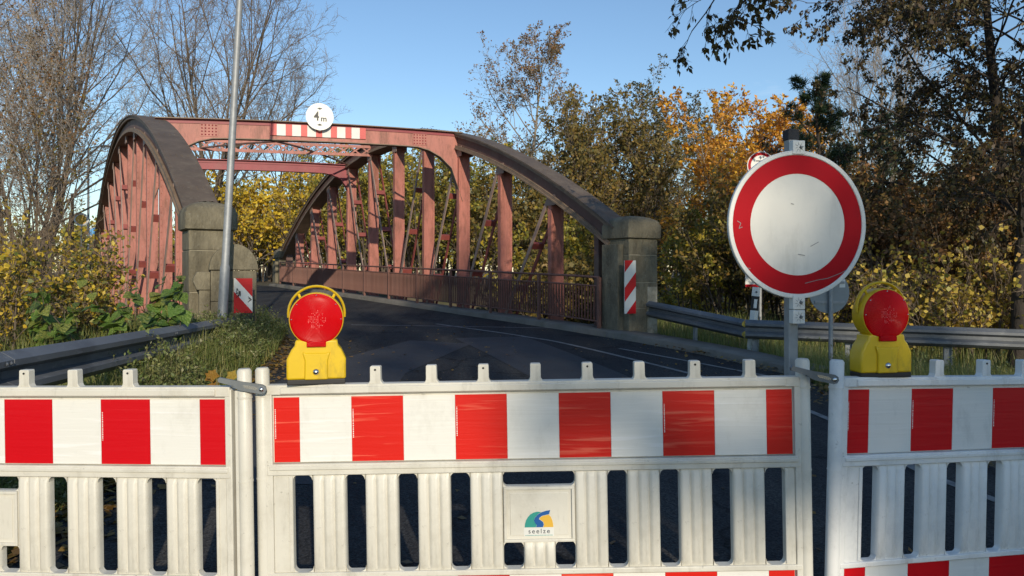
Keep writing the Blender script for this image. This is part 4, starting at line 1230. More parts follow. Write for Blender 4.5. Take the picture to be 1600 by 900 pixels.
dl = thing('delineator_post', 'leaning white delineator post with black band behind the guard rail', 'marker post', ((1171 - 800) / FPX * 12.4, 12.4, 0.0))
dl.rotation_euler = (0, rad(5), rad(-8))
sec = [(-0.065, -0.02), (0.0, -0.055), (0.065, -0.02), (0.055, 0.04), (-0.055, 0.04)]
for z0, z1, m_ in ((-0.3, 0.88, 'white_sign'), (0.88, 1.12, 'black'), (1.12, 1.27, 'white_sign')):
    MB().prism([(x * (1.0), y) for x, y in sec], 'z', z0 + 0.0005, z1).build('black_band' if m_ == 'black' else 'body', M[m_], dl)
MB().box(-0.025, 0.025, -0.062, -0.05, 0.92, 1.07).build('reflector', M['film_white'], dl)
MB().lathe([(0.0003, -0.066), (0.014, -0.063), (0.018, -0.05)], 10, 'y', mat=Matrix.Translation((0.0, 0, 1.19))).build('bolt', M['steel'], dl)

# ------------------------------------------------------------------ vegetation
def norm(a): return a / np.maximum(np.linalg.norm(a, axis=-1, keepdims=True), 1e-9)
def perp_of(d, rng):
    r = rng.normal(size=d.shape); r -= d * (r * d).sum(-1, keepdims=True)
    return norm(r)

def walk(rng, base, dirs, length, k, wob, up):
    """polylines (n,k,3) that wander a little; up>0 bends them upward, <0 lets them droop"""
    n = len(base); P = np.zeros((n, k, 3)); P[:, 0] = base
    d = norm(dirs)
    st = (length / (k - 1))[:, None]
    for j in range(1, k):
        d = norm(d + rng.normal(size=d.shape) * wob + np.array((0, 0, up)))
        P[:, j] = P[:, j - 1] + d * st
    return P

def tubes(P, R, sides):
    n, k, _ = P.shape
    ax = norm(P[:, -1] - P[:, 0])
    ref = np.where(np.abs(ax[:, 2:3]) > 0.9, np.array([[1.0, 0, 0]]), np.array([[0, 0, 1.0]]))
    a = norm(np.cross(ax, ref)); b = np.cross(ax, a)
    th = np.arange(sides) * 2 * np.pi / sides
    ring = a[:, None, :] * np.cos(th)[None, :, None] + b[:, None, :] * np.sin(th)[None, :, None]
    V = P[:, :, None, :] + ring[:, None] * R[:, :, None, None]
    i = np.arange(n)[:, None, None]; j = np.arange(k - 1)[None, :, None]; s = np.arange(sides)[None, None, :]
    s2 = (s + 1) % sides
    b0 = (i * k + j) * sides; b1 = b0 + sides
    Q = np.stack([b0 + s, b0 + s2, b1 + s2, b1 + s], -1).reshape(-1, 4)
    return V.reshape(-1, 3), Q

def leaves(rng, P, D, size, droop=0.3, aspect=0.62):
    """folded four-cornered leaves at points P pointing roughly along D"""
    n = len(P)
    d = norm(D + rng.normal(size=(n, 3)) * 0.8 + np.array((0, 0, -droop)))
    side = perp_of(d, rng); nrm = np.cross(d, side)
    sz = size * rng.uniform(0.6, 1.3, (n, 1))
    v0 = P; v2 = P + d * sz
    m = P + d * sz * 0.45
    f = nrm * sz * rng.uniform(0.02, 0.2, (n, 1))
    v1 = m + side * sz * aspect * 0.5 + f; v3 = m - side * sz * aspect * 0.5 + f
    V = np.stack([v0, v1, v2, v3], 1).reshape(-1, 3)
    Q = np.arange(n * 4).reshape(n, 4)
    return V, Q

def children(rng, P, R, cnt, f0, f1, ang, ratio, lens, taper, rr, power=1.0, angj=0.25):
    n, k, _ = P.shape
    f = f0 + (f1 - f0) * ((np.arange(cnt)[None, :] + rng.uniform(0, 1, (n, cnt))) / cnt) ** power
    x = f * (k - 1); i = np.minimum(x.astype(int), k - 2); t = (x - i)[..., None]
    ii = np.arange(n)[:, None]
    A = P[ii, i]; B = P[ii, i + 1]
    pos = A * (1 - t) + B * t
    tan = norm(B - A)
    rad_ = R[ii, i] * (1 - t[..., 0]) + R[ii, i + 1] * t[..., 0]
    az = (np.arange(cnt)[None, :] * 2.399 + rng.uniform(0, 6.28, (n, 1)) + rng.normal(size=(n, cnt)) * 0.5)[..., None]
    ref = np.where(np.abs(tan[..., 2:3]) > 0.9, np.array([1.0, 0, 0]), np.array([0, 0, 1.0]))
    u = norm(np.cross(tan, ref)); v = np.cross(tan, u)
    pr = u * np.cos(az) + v * np.sin(az)
    an = (ang + rng.normal(size=(n, cnt)) * angj)[..., None]
    d = tan * np.cos(an) + pr * np.sin(an)
    L = lens[:, None] * ratio * (1 - taper * f) * rng.uniform(0.7, 1.25, (n, cnt))
    return pos.reshape(-1, 3), d.reshape(-1, 3), L.reshape(-1), np.minimum(rad_ * rr, rad_ * 0.9).reshape(-1)

def plant(name, label, cat, loc, seed, stems, spec, leaf, mats, group=None, sides=(8, 6, 4, 3, 3), trunk_levels=2, spread=0.0, clip=None, leafy_from=None, leaf2=None):
    """stems: dict(n, h, r, lean, k, wob, up); spec: list of child levels; leaf: dict(n, size, ...) or None"""
    rng = np.random.default_rng(seed)
    ns = stems['n']
    ang = rng.uniform(0, 2 * np.pi, ns); rr = np.sqrt(rng.uniform(0, 1, ns)) * spread
    ey = stems.get('ey', 1.0)
    base = np.stack([np.cos(ang) * rr, np.sin(ang) * rr * ey, np.full(ns, -0.15)], 1)
    if ns == 1: base[:] = (0, 0, -0.15)
    lean = stems.get('lean', 0.05)
    out = norm(np.stack([np.cos(ang), np.sin(ang), np.zeros(ns)], 1))
    dirs = norm(np.array((0, 0, 1.0)) + out * lean * rng.uniform(0.3, 1.2, (ns, 1)) + rng.normal(size=(ns, 3)) * 0.04 + np.array(stems.get('tilt', (0, 0, 0))))
    L = stems['h'] * rng.uniform(stems.get('hmin', 0.85), 1.0, ns)
    k = stems.get('k', 10)
    P = walk(rng, base, dirs, L, k, stems.get('wob', 0.05), stems.get('up', 0.03))
    R = np.linspace(1, 0.12, k)[None] * (stems['r'] * L / stems['h'])[:, None]
    if ns == 1 or stems.get('flare', False):
        R[:, 0] *= 1.5
    lv = [(P, R, L)]
    for s in spec:
        P0, R0, L0 = lv[-1]
        b, d, ln, r = children(rng, P0, R0, s['n'], s.get('f0', 0.3), s.get('f1', 1.0), s['ang'], s['ratio'], L0, s.get('taper', 0.5), s.get('rr', 0.55), s.get('pow', 1.0), s.get('angj', 0.25))
        r = np.maximum(r, s.get('rmin', 0.004))
        kk = s.get('k', 5)
        p = walk(rng, b, d, ln, kk, s.get('wob', 0.1), s.get('up', 0.05))
        r_ = np.linspace(1, 0.35, kk)[None] * r[:, None]
        if clip is not None:
            wpos = p[:, -1] + np.array(loc); keep = clip(wpos, rng)
            p, r_, ln = p[keep], r_[keep], ln[keep]
        lv.append((p, r_, ln))
    root = thing(name, label, cat, loc, 0, group)
    VT, QT, nv = [], [], 0
    for i in range(min(trunk_levels, len(lv))):
        v, q = tubes(lv[i][0], lv[i][1], sides[i]); VT.append(v); QT.append(q + nv); nv += len(v)
    link('trunk', np_mesh('trunk', np.concatenate(VT), np.concatenate(QT), [mats[0]], smooth=True), root)
    VC, QC, MI, nv = [], [], [], 0
    for i in range(trunk_levels, len(lv)):
        v, q = tubes(lv[i][0], lv[i][1], sides[min(i, len(sides) - 1)])
        VC.append(v); QC.append(q + nv); nv += len(v); MI.append(np.zeros(len(q), int))
    for lf, slot in ((leaf, 1), (leaf2, 2)):
        if not lf: continue
        src = lv[lf.get('level', -1)]
        p = src[0]; n, kk, _ = p.shape
        cnt = lf['n']
        tot = int(n * cnt)
        idx = rng.integers(0, n, tot)
        f = rng.uniform(lf.get('f0', 0.25), 1.0, tot) * (kk - 1.001)
        i0 = f.astype(int); t = (f - i0)[:, None]
        pos = p[idx, i0] * (1 - t) + p[idx, i0 + 1] * t
        tan = norm(p[idx, i0 + 1] - p[idx, i0])
        if 'zmax' in lf or 'zmin' in lf or 'mask' in lf:
            keep = np.ones(tot, bool)
            if 'zmax' in lf: keep &= pos[:, 2] < lf['zmax'] * (1 + rng.normal(size=tot) * 0.12)
            if 'zmin' in lf: keep &= pos[:, 2] > lf['zmin'] * (1 + rng.normal(size=tot) * 0.12)
            if 'mask' in lf: keep &= lf['mask'](pos, rng)
            pos, tan = pos[keep], tan[keep]
        jit = lf.get('jit', 0.05)
        pos = pos + rng.normal(size=pos.shape) * jit
        v, q = leaves(rng, pos, tan, lf['size'], lf.get('droop', 0.3), lf.get('aspect', 0.62))
        VC.append(v); QC.append(q + nv); nv += len(v); MI.append(np.full(len(q), slot))
    if VC:
        cm = [mats[1]] + list(mats[2:])
        o = link('crown', np_mesh('crown', np.concatenate(VC), np.concatenate(QC), cm, np.concatenate(MI)), root)
    return root

def lm2(name, cols, k=1.35, **kw): return leafmat(name, [tuple(min(0.75, c * k) for c in q) for q in cols], **kw)
M['lf_yellow'] = lm2('yellow_leaves', [(0.26, 0.20, 0.02), (0.50, 0.34, 0.025), (0.58, 0.40, 0.03), (0.30, 0.26, 0.04), (0.40, 0.22, 0.025)])
M['lf_mixed'] = lm2('mixed_autumn_leaves', [(0.36, 0.24, 0.02), (0.48, 0.34, 0.03), (0.16, 0.10, 0.03), (0.09, 0.12, 0.025), (0.12, 0.075, 0.03), (0.55, 0.40, 0.04), (0.14, 0.16, 0.03)])
M['lf_yellowgreen'] = lm2('yellow_green_leaves', [(0.12, 0.13, 0.022), (0.26, 0.21, 0.028), (0.36, 0.26, 0.025), (0.16, 0.155, 0.028), (0.09, 0.10, 0.022)])
M['lf_gold'] = lm2('orange_leaves', [(0.42, 0.18, 0.025), (0.58, 0.25, 0.022), (0.64, 0.33, 0.028), (0.34, 0.14, 0.025), (0.48, 0.28, 0.04)])
M['lf_olive'] = lm2('olive_leaves', [(0.10, 0.082, 0.022), (0.17, 0.125, 0.030), (0.22, 0.135, 0.030), (0.12, 0.105, 0.026), (0.06, 0.058, 0.018)])
M['lf_brown'] = lm2('brown_leaves', [(0.10, 0.055, 0.028), (0.19, 0.095, 0.038), (0.25, 0.13, 0.045), (0.15, 0.11, 0.03), (0.08, 0.06, 0.024)])
M['lf_green'] = lm2('green_leaves', [(0.035, 0.085, 0.018), (0.055, 0.12, 0.022), (0.09, 0.155, 0.03), (0.045, 0.075, 0.018), (0.12, 0.15, 0.035)], rough=0.38)
M['lf_dark'] = lm2('dark_green_leaves', [(0.028, 0.038, 0.016), (0.045, 0.052, 0.018), (0.075, 0.072, 0.024), (0.12, 0.09, 0.028), (0.16, 0.12, 0.03)])
M['lf_grey'] = leafmat('grey_seed_heads', [(0.20, 0.17, 0.14), (0.28, 0.23, 0.18), (0.15, 0.11, 0.08)])
M['needle'] = lm2('pine_needles', [(0.014, 0.035, 0.016), (0.028, 0.055, 0.022), (0.05, 0.075, 0.03), (0.02, 0.04, 0.02)], trans=0.2)
M['grass'] = lm2('grass_blades', k=1.6, cols=[(0.075, 0.105, 0.025), (0.12, 0.15, 0.036), (0.20, 0.185, 0.06), (0.09, 0.12, 0.028), (0.26, 0.23, 0.10)], trans=0.35)
M['litter'] = leafmat('fallen_leaves', [(0.18, 0.09, 0.025), (0.26, 0.15, 0.025), (0.10, 0.06, 0.03), (0.34, 0.22, 0.03)], trans=0.2)


M['lf_climber'] = leafmat('pale_yellow_leaves', [(0.50, 0.36, 0.05), (0.62, 0.46, 0.08), (0.40, 0.30, 0.06), (0.34, 0.33, 0.06), (0.55, 0.30, 0.05)])
M['lf_shade'] = leafmat('shade_brown_leaves', [(0.055, 0.034, 0.018), (0.09, 0.052, 0.024), (0.09, 0.078, 0.024), (0.04, 0.034, 0.015), (0.17, 0.12, 0.03)], trans=0.3)  # shade over the near right trees is put into these dark tints
M['lf_hang'] = leafmat('olive_brown_hanging_leaves', [(0.06, 0.045, 0.018), (0.10, 0.075, 0.02), (0.16, 0.12, 0.025), (0.05, 0.04, 0.02)], trans=0.35)
M['lf_weed'] = leafmat('weed_leaves', [(0.12, 0.17, 0.045), (0.18, 0.22, 0.06), (0.26, 0.26, 0.09), (0.10, 0.15, 0.04), (0.36, 0.33, 0.18)], trans=0.3)
M['stalk'] = pmat('dry_stalk', (0.15, 0.14, 0.06), 0.85, var=0.25)
M['twig_dark'] = pmat('dark_twig_bark', (0.05, 0.038, 0.03), 0.9, var=0.25, vscale=3)
def objleaf(name, cols, rough=0.38):
    m = leafmat(name, cols, rough, 0.3)
    n = m.node_tree
    oi = n.nodes.new('ShaderNodeObjectInfo')
    r = [k for k in n.nodes if k.type == 'VALTORGB'][0]
    t = n.nodes.new('ShaderNodeTexCoord'); q = n.nodes.new('ShaderNodeTexNoise'); q.inputs['Scale'].default_value = 5; q.inputs['Detail'].default_value = 6
    n.links.new(t.outputs['Object'], q.inputs['Vector'])
    a = n.nodes.new('ShaderNodeMath'); a.operation = 'MULTIPLY_ADD'; a.inputs[1].default_value = 0.7
    s_ = n.nodes.new('ShaderNodeMath'); s_.operation = 'SUBTRACT'; s_.inputs[1].default_value = 0.35
    n.links.new(q.outputs['Fac'], a.inputs[0]); n.links.new(oi.outputs['Random'], s_.inputs[0]); n.links.new(s_.outputs[0], a.inputs[2])
    n.links.new(a.outputs[0], r.inputs['Fac'])
    bp = n.nodes.new('ShaderNodeBump'); bp.inputs['Strength'].default_value = 0.6; bp.inputs['Distance'].default_value = 0.1
    n.links.new(q.outputs['Fac'], bp.inputs['Height']); n.links.new(bp.outputs['Normal'], n.nodes['Principled BSDF'].inputs['Normal'])
    return m
M['big_leaf'] = objleaf('large_green_leaf', [(0.07, 0.135, 0.026), (0.11, 0.20, 0.035), (0.18, 0.27, 0.045), (0.09, 0.15, 0.03), (0.27, 0.29, 0.06), (0.06, 0.11, 0.025)])
M['tuft_leaf'] = objleaf('large_yellow_leaf', [(0.40, 0.25, 0.03), (0.34, 0.17, 0.03), (0.46, 0.32, 0.05)])
SHADE = [(15.3, -35.0, 16.8, 4.6, 0.36, 4, 0.9), (18.8, -36.0, 17.0, 3.4, 0.36, 3, 0.9), (13.6, -35.5, 19.2, 4.0, 0.84, 2, 0.95), (13.2, -33.5, 15.6, 4.6, 0.45, 5, 0.92)]

def gx(px, Y): return (px - 800) / FPX * Y
def gpos(px, Y, dz=0.0):
    x = gx(px, Y); return (x, Y, float(terrain_z(np.array([x]), np.array([Y]))[0]) + dz)

TREES = 'trees behind the bridge'
SHRUBS = 'autumn shrubs behind the bridge'
# bare tall trees at the left
BARE = [dict(n=18, f0=0.16, ang=0.55, ratio=0.55, taper=0.45, k=7, wob=0.10, up=0.10, rr=0.6),
        dict(n=9, f0=0.2, ang=0.6, ratio=0.45, taper=0.4, k=6, wob=0.13, up=0.07, rr=0.55),
        dict(n=7, f0=0.2, ang=0.65, ratio=0.48, taper=0.4, k=4, wob=0.16, up=0.04, rr=0.6, rmin=0.011),
        dict(n=5, f0=0.15, ang=0.7, ratio=0.55, taper=0.3, k=3, wob=0.2, up=0.03, rr=0.6, rmin=0.008)]
plant('bare_tree', 'tall many-stemmed bare tree at the upper left corner, dense with twigs', 'tree', gpos(48, 34), 11, dict(n=6, h=17, r=0.13, lean=0.20, k=12, wob=0.04, up=0.03), [dict(BARE[0], n=14), dict(BARE[1], n=8), dict(BARE[2], n=6), dict(BARE[3], n=5)], dict(n=0.12, size=0.08), [M['bark'], M['twig_grey'], M['lf_brown']], TREES, spread=0.7)
plant('bare_tree', 'bare spreading tree rising behind the lamp post and left arch', 'tree', gpos(322, 46), 12, dict(n=3, h=21, r=0.22, lean=0.12, k=12, wob=0.045, up=0.02), [dict(BARE[0], n=17, ang=0.68, rr=0.5)] + BARE[1:3] + [dict(BARE[3], n=4)], None, [M['bark'], M['twig']], TREES, spread=0.8)
plant('bare_tree', 'slim bare tree between the lamp post and the height sign', 'tree', gpos(418, 54), 13, dict(n=2, h=15, r=0.15, lean=0.12, k=12, wob=0.05, up=0.02), [dict(BARE[0], n=14)] + BARE[1:3] + [dict(BARE[3], n=3)], None, [M['bark'], M['twig']], TREES, spread=0.6)
plant('bare_tree', 'leaning bare tree with rusty catkins beside the left arch', 'tree', gpos(52, 27), 14, dict(n=2, h=8.5, r=0.07, lean=0.25, k=10, wob=0.06, up=0.02), BARE[:3] + [dict(BARE[3], n=3)], dict(n=0.8, size=0.10), [M['bark'], M['twig_grey'], M['lf_brown']], TREES, spread=0.5)
plant('thicket', 'tan thicket of upright bare stems at the left edge', 'shrub', gpos(-25, 19), 15, dict(n=62, h=6.0, r=0.024, lean=0.14, k=8, wob=0.06, up=0.03, hmin=0.5), [dict(n=7, f0=0.2, ang=0.4, ratio=0.45, k=5, wob=0.1, up=0.1, rmin=0.009), dict(n=6, ang=0.5, ratio=0.5, k=4, wob=0.15, rmin=0.006), dict(n=3, ang=0.6, ratio=0.5, k=3, wob=0.15, rmin=0.005)], dict(n=0.5, size=0.085, zmax=4.0), [M['bark'], M['twig'], M['lf_yellow']], SHRUBS, spread=2.0)
plant('thicket', 'dark ivy-grown trunk thicket at the far left edge', 'shrub', gpos(8, 26), 16, dict(n=8, h=8.0, r=0.05, lean=0.1, k=8, wob=0.05, hmin=0.6), [dict(n=14, f0=0.15, ang=0.7, ratio=0.22, k=5, wob=0.1, up=0.05), dict(n=6, ang=0.6, ratio=0.5, k=4, rmin=0.008), dict(n=3, ang=0.6, ratio=0.5, k=3, rmin=0.006)], dict(n=0.9, size=0.11), [M['bark_dark'], M['twig'], M['lf_olive']], SHRUBS, spread=1.8)
SHR = [dict(n=9, f0=0.15, ang=0.55, ratio=0.5, k=5, wob=0.12, up=0.03), dict(n=6, ang=0.6, ratio=0.5, k=4, wob=0.15, rmin=0.006), dict(n=4, ang=0.7, ratio=0.5, k=3, wob=0.2, rmin=0.004)]
def shrub(label, loc, seed, h, spread, n, leafmat_, nleaf, size, name='shrub', tw='twig', group=SHRUBS, lk={}, **kw):
    return plant(name, label, 'shrub', loc, seed, dict(n=n, h=h, r=0.012 * h, lean=kw.pop('lean', 0.25), k=7, wob=0.07, up=0.01, hmin=kw.pop('hmin', 0.55), ey=kw.pop('ey', 1.0)), kw.pop('spec', SHR), dict(n=nleaf, size=size, droop=0.35, jit=kw.pop('jit', 0.06), **lk), [M['bark'], M[tw], M[leafmat_]], group, spread=spread, **kw)
shrub('bright yellow-leaved shrub left of the guard rail under the tan thicket', gpos(12, 14.5), 21, 2.9, 1.4, 26, 'lf_mixed', 1.3, 0.085)
shrub('yellow and green shrub low at the left edge behind the guard rail', gpos(10, 9.5), 22, 1.6, 1.1, 22, 'lf_mixed', 1.6, 0.07)
shrub('yellow shrub close beside the left arch foot', gpos(95, 19), 23, 1.7, 0.9, 18, 'lf_mixed', 1.4, 0.12)
# seen through and behind the bridge
shrub('golden shrub with thin pale stems seen under the portal', gpos(440, 50), 31, 6.6, 3.6, 34, 'lf_yellow', 1.7, 0.26, tw='twig_grey', hmin=0.7, lean=0.1)
shrub('golden shrub just right of the left pillar', gpos(385, 54), 32, 6.0, 2.6, 20, 'lf_yellow', 1.7, 0.26, tw='twig_grey', lean=0.12)
shrub('yellow-brown tall shrub rising behind the height sign', gpos(575, 62), 33, 10.0, 3.6, 22, 'lf_olive', 2.4, 0.26, lean=0.14)
for i, (px_, Y_, h_, sp_, lm, lab) in enumerate([
        (560, 46, 7.0, 3.0, 'lf_yellowgreen', 'yellow-green shrub seen between the far hangers'),
        (640, 44, 7.4, 3.0, 'lf_yellowgreen', 'olive and yellow shrub behind the middle hangers'),
        (720, 41, 7.0, 3.0, 'lf_yellowgreen', 'yellow-green shrub behind the third hanger'),
        (800, 38, 6.6, 2.8, 'lf_olive', 'dull olive shrub behind the second hanger'),
        (880, 34, 6.0, 2.4, 'lf_yellowgreen', 'yellow-green shrub behind the nearest hanger'),
        (930, 30, 5.0, 2.0, 'lf_olive', 'dark olive shrub just left of the right pillar'),
        (600, 58, 8.5, 3.6, 'lf_olive', 'taller olive shrub far behind the middle of the arch')]):
    shrub(lab, gpos(px_, Y_), 40 + i, h_, sp_, 22, lm, 2.4, 0.21, lean=0.16)
plant('half_bare_tree', 'slender half-bare tree with russet leaf tips, topmost above the right arch', 'tree', gpos(805, 50), 51, dict(n=1, h=16.2, r=0.2, lean=0.0, k=14, wob=0.03, up=0.05), [dict(n=36, f0=0.14, ang=1.1, ratio=0.64, taper=0.75, k=6, wob=0.09, up=0.06), dict(n=11, ang=0.6, ratio=0.45, k=5, wob=0.12, up=0.06, rmin=0.012), dict(n=6, ang=0.65, ratio=0.5, k=4, wob=0.15, rmin=0.009), dict(n=3, ang=0.7, ratio=0.5, k=3, rmin=0.011)], dict(n=1.3, size=0.16), [M['bark_pale'], M['twig_grey'], M['lf_brown']], TREES)
OL = [dict(n=18, f0=0.15, ang=0.75, ratio=0.42, k=6, wob=0.1, up=0.05), dict(n=9, ang=0.65, ratio=0.5, k=5, wob=0.13, up=0.05, rmin=0.01), dict(n=5, ang=0.6, ratio=0.5, k=4, wob=0.15, up=0.05, rmin=0.007)]
plant('willow_tree', 'broad olive-brown willow bush behind the right arch and pillar', 'tree', gpos(945, 40), 52, dict(n=11, h=11.2, r=0.13, lean=0.22, k=10, wob=0.05, up=0.02, hmin=0.75), OL, dict(n=2.6, size=0.19), [M['bark'], M['twig'], M['lf_olive']], TREES, spread=1.8)
plant('willow_tree', 'dark green bushy tree half hidden behind the olive willow', 'tree', gpos(1010, 52), 53, dict(n=8, h=12.2, r=0.13, lean=0.22, k=10, wob=0.05, up=0.02, hmin=0.75), OL, dict(n=2.4, size=0.19), [M['bark'], M['twig_grey'], M['lf_dark']], TREES, spread=1.5)
plant('willow_tree', 'olive-leaved tree with grey twigs right behind the arch top', 'tree', gpos(880, 56), 54, dict(n=6, h=10.2, r=0.13, lean=0.24, k=10, wob=0.05, up=0.02, hmin=0.75), OL, dict(n=2.0, size=0.2), [M['bark'], M['twig_grey'], M['lf_olive']], TREES, spread=1.6)
plant('maple_tree', 'glowing orange maple left of the large round sign', 'tree', gpos(1150, 31), 55, dict(n=9, h=10.5, r=0.10, lean=0.23, k=10, wob=0.05, up=0.02, hmin=0.8, flare=True), OL, dict(n=4.8, size=0.165, mask=lambda p, r: r.uniform(size=len(p)) < np.clip((p[:, 2] - 3.4) / 2.6, 0.12, 1)), [M['bark_pale'], M['twig'], M['lf_gold']], TREES, spread=0.6)
plant('maple_tree', 'small orange tree peeking out just right of the sign top', 'tree', gpos(1248, 36), 56, dict(n=3, h=9.2, r=0.09, lean=0.12, k=9, wob=0.05), OL, dict(n=2.2, size=0.18), [M['bark'], M['twig'], M['lf_gold']], TREES, spread=0.4)
shrub('green and yellow shrub under the orange maple', gpos(1100, 26), 57, 4.2, 1.8, 18, 'lf_mixed', 2.4, 0.16)
shrub('dark leafy shrub right of the right stone pillar', gpos(1060, 22), 58, 2.5, 1.4, 16, 'lf_yellowgreen', 2.6, 0.14)
plant('bare_tree', 'pale bare tree behind the conifer at upper right', 'tree', gpos(1345, 50), 59, dict(n=3, h=21, r=0.2, lean=0.14, k=12, wob=0.05, up=0.02), [dict(BARE[0], n=15)] + BARE[1:3] + [dict(BARE[3], n=4)], None, [M['bark_pale'], M['twig_grey']], TREES, spread=0.7)
plant('pine_tree', 'dark green pine directly behind the large round sign', 'tree', gpos(1312, 20.5), 61, dict(n=1, h=7.0, r=0.14, k=10, wob=0.02, up=0.03), [dict(n=34, f0=0.10, f1=0.99, ang=1.15, ratio=0.32, taper=0.78, k=5, wob=0.06, up=0.10, angj=0.12), dict(n=9, ang=0.7, ratio=0.42, k=4, wob=0.1, up=0.08, rmin=0.008), dict(n=5, ang=0.6, ratio=0.5, k=3, up=0.1, rmin=0.006)], dict(n=13, size=0.16, aspect=0.13, droop=-0.2, jit=0.02), [M['bark_dark'], M['twig'], M['needle']], TREES)
plant('pine_tree', 'second dark pine lower and right of the first', 'tree', gpos(1395, 23), 62, dict(n=1, h=6.2, r=0.12, k=10, wob=0.02, up=0.03), [dict(n=30, f0=0.08, f1=0.99, ang=1.15, ratio=0.34, taper=0.7, k=5, wob=0.06, up=0.10, angj=0.12), dict(n=9, ang=0.7, ratio=0.42, k=4, wob=0.1, up=0.08, rmin=0.008), dict(n=5, ang=0.6, ratio=0.5, k=3, up=0.1, rmin=0.006)], dict(n=12, size=0.15, aspect=0.14, droop=-0.2, jit=0.02), [M['bark_dark'], M['twig'], M['needle']], TREES)
# right bank behind the guard rail
RB = 'shrubs on the right bank'
for i, (px_, Y_, h_, sp_, n_, lm, nl, sz_, lab) in enumerate([
        (1120, 19.5, 3.0, 1.5, 18, 'lf_yellowgreen', 2.4, 0.12, 'yellow-green shrub behind the weight limit sign'),
        (1215, 18.5, 3.4, 1.5, 18, 'lf_olive', 3.0, 0.12, 'olive shrub directly behind the post of the large sign'),
        (1360, 17.0, 3.4, 1.5, 20, 'lf_brown', 2.6, 0.10, 'dark green shrub behind the right beacon'),
        (1450, 16.0, 3.6, 1.5, 20, 'lf_brown', 3.0, 0.11, 'brown-leaved shrub on the bank right of the right beacon'),
        (1560, 15.5, 3.8, 1.6, 20, 'lf_brown', 3.0, 0.11, 'brown-leaved shrub on the bank at the right edge'),
        (1500, 20.0, 5.6, 2.2, 20, 'lf_dark', 3.0, 0.14, 'taller dark shrub behind the brown bank shrubs'),
        (1280, 21.0, 3.6, 1.6, 16, 'lf_olive', 3.0, 0.14, 'olive shrub behind the reversed sign')]):
    shrub(lab, gpos(px_, Y_), 70 + i, h_, sp_, n_, lm, nl, sz_, group=RB, lean=0.3)
for i, (px_, Y_, h_, sp_, n_, nl, lab) in enumerate([
        (1400, 14.0, 1.9, 0.9, 12, 0.45, 'sparse climber with round yellow leaves right of the beacon'),
        (1470, 13.6, 2.7, 1.0, 14, 0.45, 'tall climber with scattered yellow leaves on the bank'),
        (1565, 13.2, 2.0, 0.8, 12, 0.9, 'yellow-leaved climber at the foot of the dark tree'),
        (1330, 14.6, 1.7, 0.8, 9, 0.5, 'thin yellow-leaved climber behind the reversed sign')]):
    shrub(lab, gpos(px_, Y_), 80 + i, h_, sp_, n_, 'lf_climber', nl, 0.085, group=RB, lean=0.3, name='climber', ey=0.5, lk=dict(aspect=0.95))

# near tree at the right edge, limbs drooping over the bank
DROOP = [dict(n=30, f0=0.20, f1=0.97, ang=1.2, ratio=0.40, taper=0.30, k=9, wob=0.09, up=-0.012, rr=0.30),
         dict(n=10, f0=0.15, ang=0.75, ratio=0.42, k=6, wob=0.12, up=-0.06, rmin=0.007),
         dict(n=6, ang=0.7, ratio=0.5, k=5, wob=0.14, up=-0.12, rmin=0.004),
         dict(n=3, ang=0.6, ratio=0.55, k=4, wob=0.15, up=-0.15, rmin=0.0025)]
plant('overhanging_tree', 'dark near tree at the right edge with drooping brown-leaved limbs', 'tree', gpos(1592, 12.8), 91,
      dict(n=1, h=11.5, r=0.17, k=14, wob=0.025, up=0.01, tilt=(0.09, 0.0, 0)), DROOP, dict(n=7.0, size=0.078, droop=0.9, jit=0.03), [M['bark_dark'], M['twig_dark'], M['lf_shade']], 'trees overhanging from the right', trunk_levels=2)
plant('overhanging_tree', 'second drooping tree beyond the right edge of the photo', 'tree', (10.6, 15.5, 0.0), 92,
      dict(n=1, h=12.5, r=0.2, k=14, wob=0.025, up=0.02, tilt=(-0.03, 0.0, 0)), DROOP, dict(n=7.0, size=0.082, droop=0.9, jit=0.03), [M['bark_dark'], M['twig_dark'], M['lf_shade']], 'trees overhanging from the right', trunk_levels=2)

